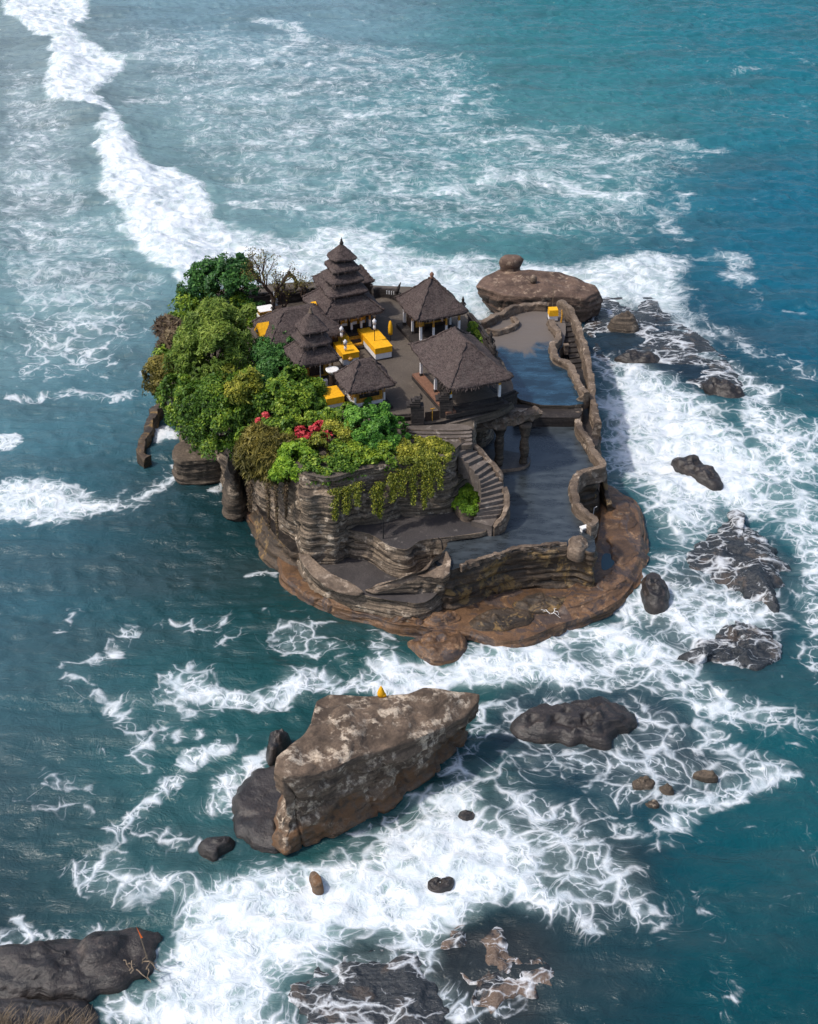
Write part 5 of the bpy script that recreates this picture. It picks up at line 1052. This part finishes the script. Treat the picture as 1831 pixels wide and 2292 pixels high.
# ---------------------------------------------------------------- plants
rng = np.random.RandomState(11)
def leaves(name, blobs, n, size, mat, parent, seed=0, droop=0.0, up=.35, elong=1.8, thr=-.12, nscale=.9, inner=.35, curl=0.0, flat=1.0, grow=1.12):
    """crown of many small leaves spread through lobes; blobs: (x,y,z,r[,flatten])"""
    r_ = np.random.RandomState(seed); B = np.array([b[:4] for b in blobs], float); B[:, 3] *= grow; wts = B[:, 3]**2; wts /= wts.sum()
    m = int(n*2.4); bi = r_.choice(len(B), m, p=wts); d = r_.normal(size=(m, 3)); d /= np.linalg.norm(d, axis=1)[:, None]
    d[:, 2] = np.where(d[:, 2] < -.35, -d[:, 2], d[:, 2])
    rad = np.where(r_.rand(m) < inner, r_.uniform(.35, .85, m), r_.uniform(.82, 1.06, m))
    lump = 1 + .22*fbm(d[:, 0]*2.6 + bi*3.1, d[:, 1]*2.6, d[:, 2]*2.6, 3)
    p = B[bi, :3] + d*(B[bi, 3]*rad*lump)[:, None]*np.array([1, 1, flat])
    nz = fbm(p[:, 0]*nscale, p[:, 1]*nscale, p[:, 2]*nscale + seed, 4)
    ok = nz > thr
    for k in range(len(B)):
        dd = np.linalg.norm(p - B[k, :3], axis=1); ok &= ~((dd < B[k, 3]*.55) & (bi != k))
    p = p[ok][:n]; d = d[ok][:n]; nz = nz[ok][:n]; m = len(p)
    nrm = d*.8 + r_.normal(size=(m, 3))*.55 + np.array([0, 0, up]); nrm /= np.linalg.norm(nrm, axis=1)[:, None]
    t = r_.normal(size=(m, 3)); t[:, 2] -= droop*2.5; t -= nrm*np.sum(t*nrm, 1)[:, None]; t /= np.linalg.norm(t, axis=1)[:, None]
    b = np.cross(nrm, t); s = size*(.5 + 1.25*r_.rand(m)**1.6); L = (s*elong)[:, None]; Wd = s[:, None]*.5
    v0 = p - t*L*.5; v1 = p + b*Wd; v2 = p + t*L*.5 - nrm*L*curl; v3 = p - b*Wd
    V = np.stack([v0, v1, v2, v3], 1).reshape(-1, 3); Q = np.arange(m*4).reshape(m, 4)
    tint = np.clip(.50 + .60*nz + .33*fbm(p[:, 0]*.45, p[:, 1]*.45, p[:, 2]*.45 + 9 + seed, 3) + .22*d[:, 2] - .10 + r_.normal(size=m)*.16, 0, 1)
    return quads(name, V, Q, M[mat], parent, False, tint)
def plant(kind, label, cat, base, blobs, n, size, mat, seed, trunk=True, group=None, th=.12, **k):
    """base and blobs in world metres; blobs given relative to base"""
    root = empty(kind, base, label=label, cat=cat, group=group)
    if trunk:
        mb = MB(); random.seed(seed)
        for b in blobs:
            e = Vector(b[:3]); mid = e*.5 + Vector((random.uniform(-.2,.2), random.uniform(-.2,.2), -.1))
            mb.tube([(0,0,-.3), (mid.x*.6, mid.y*.6, max(.2, mid.z*.7)), tuple(e)], [th, th*.7, th*.3], 6)
            for j in range(3):
                a = random.uniform(0, 6.28); f = e + Vector((cos(a), sin(a), random.uniform(.1,.7)))*b[3]*.75
                mb.tube([tuple(mid), tuple(mid.lerp(f, .6)), tuple(f)], [th*.4, th*.25, th*.08], 5)
        mb.build('trunk', M['bark'], root)
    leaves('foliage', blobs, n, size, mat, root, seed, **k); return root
def rel(base, lst):
    """lobes from photo positions: (px, py, z, r) around a base point"""
    out = []
    for a, b, z, r in lst: q = P(a, b, z) - base; out.append((q.x, q.y, q.z, r))
    return out
def veg(kind, label, cat, bpx, zb, lobes, n, size, mat, seed, **k):
    base = P(bpx[0], bpx[1], zb); return plant(kind, label, cat, base, rel(base, lobes), n, size, mat, seed, **k)
veg('dark_tree', 'dense dark green tree at the back left of the island, left of the bare tree', 'tree', (500,690), 9.6, [(520,615,12.6,1.7),(470,625,12.0,1.7),(550,640,12.0,1.3),(430,655,11.3,1.3),(500,650,11.8,1.7),(560,665,11.2,1.2),(440,630,11.9,1.1),(540,600,13.0,.9)], 15000, .15, 'l_dark', 1)
veg('feathery_tree', 'tall feathery light green tree in the middle of the left grove', 'tree', (480,850), 9.4, [(480,712,14.2,1.5),(455,740,13.6,1.7),(510,730,13.4,1.4),(430,775,12.6,1.5),(480,775,13.0,1.8),(530,765,12.4,1.3),(410,815,11.4,1.4),(460,820,11.8,1.7),(520,800,11.9,1.3),(560,700,12.4,.7)], 30000, .10, 'l_feather', 2, elong=3.2, droop=.1, thr=-.2)
veg('twiggy_bush', 'brown leafless thorny bush on the far left edge of the grove', 'bush', (385,800), 8.6, [(375,735,11.0,1.0),(395,765,10.8,1.1),(375,780,10.2,.9),(410,740,11.2,.8)], 5200, .14, 'l_twig', 3, elong=5.5, up=.9, thr=-.35, inner=.6)
veg('round_bush', 'rounded brown green bush at the leftmost corner of the island', 'bush', (365,905), 7.6, [(360,835,9.8,1.3),(350,870,8.9,1.1),(385,850,9.4,1.2),(345,850,9.2,.8)], 9000, .12, 'l_olive', 4, elong=2.6)
veg('broad_tree', 'broad dark tree with yellow green tips spilling over the left cliff', 'tree', (500,950), 9.0, [(400,885,9.8,1.6),(440,905,10.2,1.7),(490,890,11.0,1.7),(540,880,11.0,1.5),(410,930,8.6,1.4),(450,955,8.4,1.6),(500,950,9.2,1.8),(550,940,9.4,1.5),(440,990,6.9,1.1),(490,1000,7.2,1.4),(540,985,7.9,1.2),(580,900,10.8,1.2)], 38000, .12, 'l_mid', 5, elong=2.0, thr=-.18)
veg('yellow_bush', 'bush with yellow green twigs in the centre of the grove', 'bush', (545,905), 10.0, [(555,855,12.2,1.0),(530,880,11.8,1.0),(570,885,11.6,.9),(520,835,12.4,.8)], 5000, .11, 'l_yellow', 6, elong=2.6, thr=.0, inner=.2)
veg('young_tree', 'small leafy tree overlapping the low hall and the three tier pagoda', 'tree', (625,815), 10.0, [(625,755,12.2,1.0),(600,775,11.8,1.0),(650,775,11.8,.8),(590,800,11.4,1.1),(625,800,11.2,1.1),(600,740,12.2,.6)], 10000, .12, 'l_dark', 7)
veg('shade_bush', 'dark bush filling the gap between young tree and round green bush', 'bush', (620,860), 9.8, [(600,835,11.0,1.2),(640,835,10.8,1.1),(585,865,10.7,1.1),(650,815,10.8,.7)], 9000, .12, 'l_dark', 8)
veg('dome_bush', 'dome shaped mid green bush in front of the three tier pagoda', 'bush', (660,935), 9.8, [(660,860,12.0,1.3),(640,885,11.4,1.5),(690,885,11.3,1.3),(660,915,10.6,1.6),(700,915,10.4,1.1),(620,910,10.6,1.1),(715,890,10.8,.8)], 20000, .13, 'l_mid', 9)
veg('grass_tussock', 'golden brown drooping grass clump hanging over the cliff edge', 'grass clump', (600,1040), 9.0, [(580,990,9.9,1.2),(610,1000,9.9,1.2),(560,1020,9.0,1.2),(600,1030,9.0,1.3),(635,1000,9.9,.9),(575,1050,8.0,1.0),(620,1060,8.2,1.0)], 20000, .11, 'l_olive', 10, elong=6, droop=1.0, thr=-.3, trunk=False, curl=.1)
veg('lime_bush', 'bright lime green bush at the front of the cliff edge', 'bush', (665,1075), 9.0, [(650,1020,9.9,.9),(680,1025,9.8,.9),(640,1045,9.2,.9),(665,1050,9.2,1.0),(695,1050,9.0,.7),(620,1065,8.6,.6)], 8500, .13, 'l_lime', 11, trunk=False)
veg('red_flower_bush', 'low bush covered with red blossom at the centre of the front hedge', 'flowering bush', (690,985), 9.6, [(672,972,10.5,.55),(700,965,10.6,.5),(715,955,10.7,.4),(685,985,10.2,.5),(735,975,10.5,.5),(770,985,10.4,.35),(650,985,10.4,.4),(760,960,10.9,.3)], 2400, .10, 'l_red', 12, trunk=False, thr=.06, nscale=2.6, inner=.1)
veg('red_flower_bush', 'small red blossom cluster below the dome shaped bush', 'flowering bush', (588,945), 9.8, [(578,942,10.8,.22),(594,930,11.0,.25),(600,938,10.8,.2)], 500, .11, 'l_red', 13, trunk=False, thr=-.2)
veg('yellow_shrub', 'yellow green shrubs between the red blossom and the bright green tree', 'shrub', (740,1030), 9.4, [(720,1000,10.2,1.0),(755,995,10.3,1.0),(740,1025,9.6,.9),(770,1025,9.6,.9),(700,1015,9.8,.8),(745,965,10.6,.8),(780,1050,8.7,.7),(740,1055,8.6,.7),(780,970,10.5,.8)], 13000, .12, 'l_yellow', 14, trunk=False)
veg('hedge_shrub', 'mixed green hedge along the cliff edge between grass clump and hanging ivy', 'hedge', (760,1050), 9.6, [(700,1040,9.4,1.0),(735,1045,9.4,.9),(765,1035,9.6,.9),(790,1020,9.8,1.0),(820,1030,9.5,.9),(800,1045,9.1,.8),(760,1010,10,.9),(860,1010,9.8,.9),(560,985,9.6,1.0),(600,965,10,.9),(640,990,9.9,.9),(680,1010,9.7,.9),(660,955,10.2,.8),(700,1062,9.3,.8),(735,1066,9.2,.8),(770,1055,9.4,.8),(805,1048,9.4,.8),(840,1040,9.5,.8),(875,1035,9.6,.7)], 22000, .12, 'l_mid', 23, trunk=False)
veg('back_shrub', 'mixed olive and green undergrowth filling the back of the grove', 'undergrowth', (500,700), 9.5, [(420,690,10.2,1.4),(470,680,10.4,1.5),(540,690,10.2,1.3),(400,730,10.2,1.3),(560,720,10.2,1.1),(440,760,10.4,1.5),(420,820,9.8,1.5),(460,860,9.6,1.5),(560,850,10.3,1.2),(380,800,9.6,1.3),(530,650,10.4,1.2)], 20000, .13, 'l_mid', 24, trunk=False)
veg('fill_shrub', 'dark green shrubs behind the red blossom at the foot of the dome bush', 'shrub', (650,980), 9.7, [(640,960,10.5,.9),(610,960,10.6,.8),(730,940,10.6,.8),(760,935,10.6,.7),(780,920,10.6,.6),(700,940,10.5,.7)], 9000, .12, 'l_mid', 15, trunk=False)
veg('bright_tree', 'bright green bushy tree at the front wall left of the gate', 'tree', (840,1000), 9.6, [(828,928,11.9,.7),(860,945,11.6,.75),(805,950,11.3,.8),(845,970,10.9,.9),(890,955,10.9,.65),(880,990,10.3,.7),(808,985,10.4,.85),(838,1010,9.8,.8),(860,914,12.3,.4),(790,928,11.5,.6),(780,960,10.8,.6),(865,1025,9.2,.6),(905,975,10.4,.45)], 17000, .13, 'l_bright', 16, thr=-.02, nscale=1.5)
veg('cliff_ivy', 'yellow green ivy hanging in strands over the cliff beside the stair', 'ivy', (950,1015), 9.3, [(900,1005,9.8,.9),(930,1000,9.8,.9),(965,1000,9.7,.9),(990,1008,9.6,.8),(1000,1020,9.3,.5),(940,1020,9.5,.9),(900,1025,9.2,.8),(875,1030,9.2,.7),(865,1055,8.4,.6),(845,1045,8.8,.7),(905,1035,9.5,.7),(935,1032,9.5,.75),(965,1030,9.5,.75),(990,1024,9.5,.65),(1002,1010,9.6,.5)], 19000, .10, 'l_yellow', 17, trunk=False, flat=.7)
def strands(name, xs, label, seed, mat='l_yellow', dpy=30):
    r_ = np.random.RandomState(seed); pts = []
    for px, py, z, L, wd in xs:
        q = P(px, py + dpy, z); z0_ = min(.55, 9.75 - z)
        for i in range(int(480*L*wd)):
            t = r_.rand()**1.2; pts.append((q.x + r_.normal()*.22*wd*(1-.6*t), q.y + .25 - .95*t - .45*r_.rand(), q.z + z0_ - t*(L + z0_)))
    p = np.array(pts); m = len(p); nrm = r_.normal(size=(m,3)) + np.array([-.3,-1.2,.3]); nrm /= np.linalg.norm(nrm, axis=1)[:, None]
    t = r_.normal(size=(m,3)) + np.array([0,0,-2.]); t -= nrm*np.sum(t*nrm,1)[:, None]; t /= np.linalg.norm(t,axis=1)[:, None]; b = np.cross(nrm, t); s = (.09*r_.uniform(.6,1.3,m))[:, None]
    V = np.stack([p - t*s, p + b*s*.5, p + t*s, p - b*s*.5], 1).reshape(-1, 3)
    o = quads(name, V, np.arange(m*4).reshape(m,4), M[mat], None, False, np.clip(.45 + .25*r_.normal(size=m), 0, 1)); return tag(o, label, 'vine')
strands('hanging_vine', [(925,1030,9.0,2.3,.9),(950,1028,9.0,2.6,.9),(965,1028,8.9,1.6,1),(900,1035,8.9,1.2,1.2),(880,1045,8.6,1.4,1.2),(985,1025,9.0,1.0,1),(850,1065,8.3,2.0,1.0),(838,1075,8.0,1.2,.8),(775,1075,8.2,1.2,1.4),(750,1080,8.2,1.6,1.0),(800,1065,8.4,.9,1.2)], 'thin green vines trailing down the striped cliff face', 18)
strands('root_fringe', [(600,1085,8.0,3.0,.5),(618,1090,8.0,3.6,.4),(640,1085,7.6,2.0,.5),(560,1080,7.6,1.5,.7)], 'pale hanging roots under the grass clump at the left of the cliff', 19, 'l_twig', 12)
veg('bed_grass', 'bright green grass filling the oval bed inside the stair', 'grass', (1045,1110), 5.4, [(1045,1085,5.3,.75),(1050,1110,5.3,.85),(1040,1125,5.3,.7),(1050,1140,5.3,.55),(1035,1095,5.3,.7),(1060,1100,5.2,.6)], 9000, .09, 'l_lime', 20, trunk=False, elong=2.6, flat=.6, up=1.0, grow=1.45)
veg('wall_shrub', 'green shrub with pale rocks between rear pavilion and side wall', 'shrub', (1068,745), ZC - .4, [(1062,738,10.6,.5),(1075,750,10.4,.5),(1085,762,10.2,.45),(1055,728,10.7,.4)], 3600, .10, 'l_mid', 21, trunk=False)
veg('terrace_sprout', 'small green seedling at the front of the small shrine', 'plant', (822,915), ZC, [(822,895,11.0,.35),(818,908,10.6,.3)], 500, .11, 'l_bright', 22, th=.03)
for i, o in enumerate([o for o in list(bpy.data.objects) if o.get('_leaf')]):
    del o['_leaf']; leaves('tuft', [(0,0,.45,.33)], 900, .07, 'l_mid', o, 30 + i, elong=3, up=1.2)
# bare trees
def bare_tree(name, base, H, label, seed, lean=(0,0), depth=5, r0=.17, leafy=500, spread=.75):
    random.seed(seed); root = empty(name, base, label=label, cat='tree', group='nearly leafless trees at the back wall'); mb = MB(); tips = []
    def grow(p, d, L, r, k):
        q = p + d*L*.5 + Vector((random.uniform(-.08,.08),)*3)*L; e = q + (d + Vector((random.uniform(-.3,.3), random.uniform(-.3,.3), .15))).normalized()*L*.5
        mb.tube([tuple(p), tuple(q), tuple(e)], [r, r*.85, r*.7], 6 if k > 2 else 4)
        if k == 0: tips.append(e); return
        for j in range(3 if k > 1 else 2):
            a = random.uniform(0, 6.28); nd = (d + Vector((cos(a)*spread, sin(a)*spread, random.uniform(-.1,.45)))).normalized(); grow(e if j < 2 else q, nd, L*random.uniform(.62,.82), r*.62, k-1)
    grow(Vector((0,0,-.2)), Vector((lean[0], lean[1], 1)).normalized(), H, r0, depth); mb.build('trunk', M['bark'], root)
    if leafy:
        r_ = np.random.RandomState(seed); T = np.array([tuple(t) for t in tips]); idx = r_.choice(len(T), leafy); p = T[idx] + r_.normal(size=(leafy,3))*.16; m = leafy
        nrm = r_.normal(size=(m,3)); nrm /= np.linalg.norm(nrm,axis=1)[:, None]; t = np.cross(nrm, r_.normal(size=(m,3))); t /= np.linalg.norm(t,axis=1)[:, None]; b = np.cross(nrm, t); s = (.075*r_.uniform(.6,1.3,m))[:, None]
        V = np.stack([p - t*s, p + b*s*.6, p + t*s, p - b*s*.6], 1).reshape(-1, 3); o = quads('foliage', V, np.arange(m*4).reshape(m,4), M['l_olive'], root, False, r_.rand(m))
    return root
bare_tree('bare_tree', P(618,700,ZC), 2.25, 'large nearly leafless tree with dark branches at the back left, against the white foam', 3, lean=(-.10,.0), depth=5, r0=.2, leafy=1300, spread=.6)
bare_tree('bare_tree', P(632,698,ZC), 1.4, 'second leafless stem leaning right behind the corner shrine', 8, lean=(.35,0), depth=4, r0=.13, leafy=300)
bare_tree('bare_tree', P(680,678,ZC), 1.1, 'small leafless tree between the carved frame and the tall pagoda', 5, depth=4, r0=.09, leafy=500)
# dry shrubs in the near corner: arching stems
random.seed(9)
for k, (a, b) in enumerate([(20,2290),(65,2280),(110,2285),(150,2280),(190,2285),(45,2305),(130,2305),(175,2300),(90,2300),(5,2275)]):
    mb = MB(); q = P(a, b + 22, .9)
    for i in range(26):
        an = random.uniform(-1.0, 1.0); L = random.uniform(.9, 1.7); dx = sin(an)*.55 + .25; pts = [(0 + random.uniform(-.25,.25), random.uniform(-.2,.2), 0)]
        for j in range(1, 5): pts.append((pts[0][0] + dx*L*(j/4)**1.5, pts[0][1] + .3*L*(j/4)**1.4*cos(an), L*(j/4)*(1 - .18*(j/4))))
        mb.tube(pts, [.022,.020,.016,.012,.006], 4)
    o = mb.build('dry_shrub', M['drystem'] if 'drystem' in M else M['driftwood'], loc=q)
    tag(o, 'dry leafless shrub of arching straw coloured stems in the lower left corner', 'shrub', 'dry shrubs in the lower left corner')
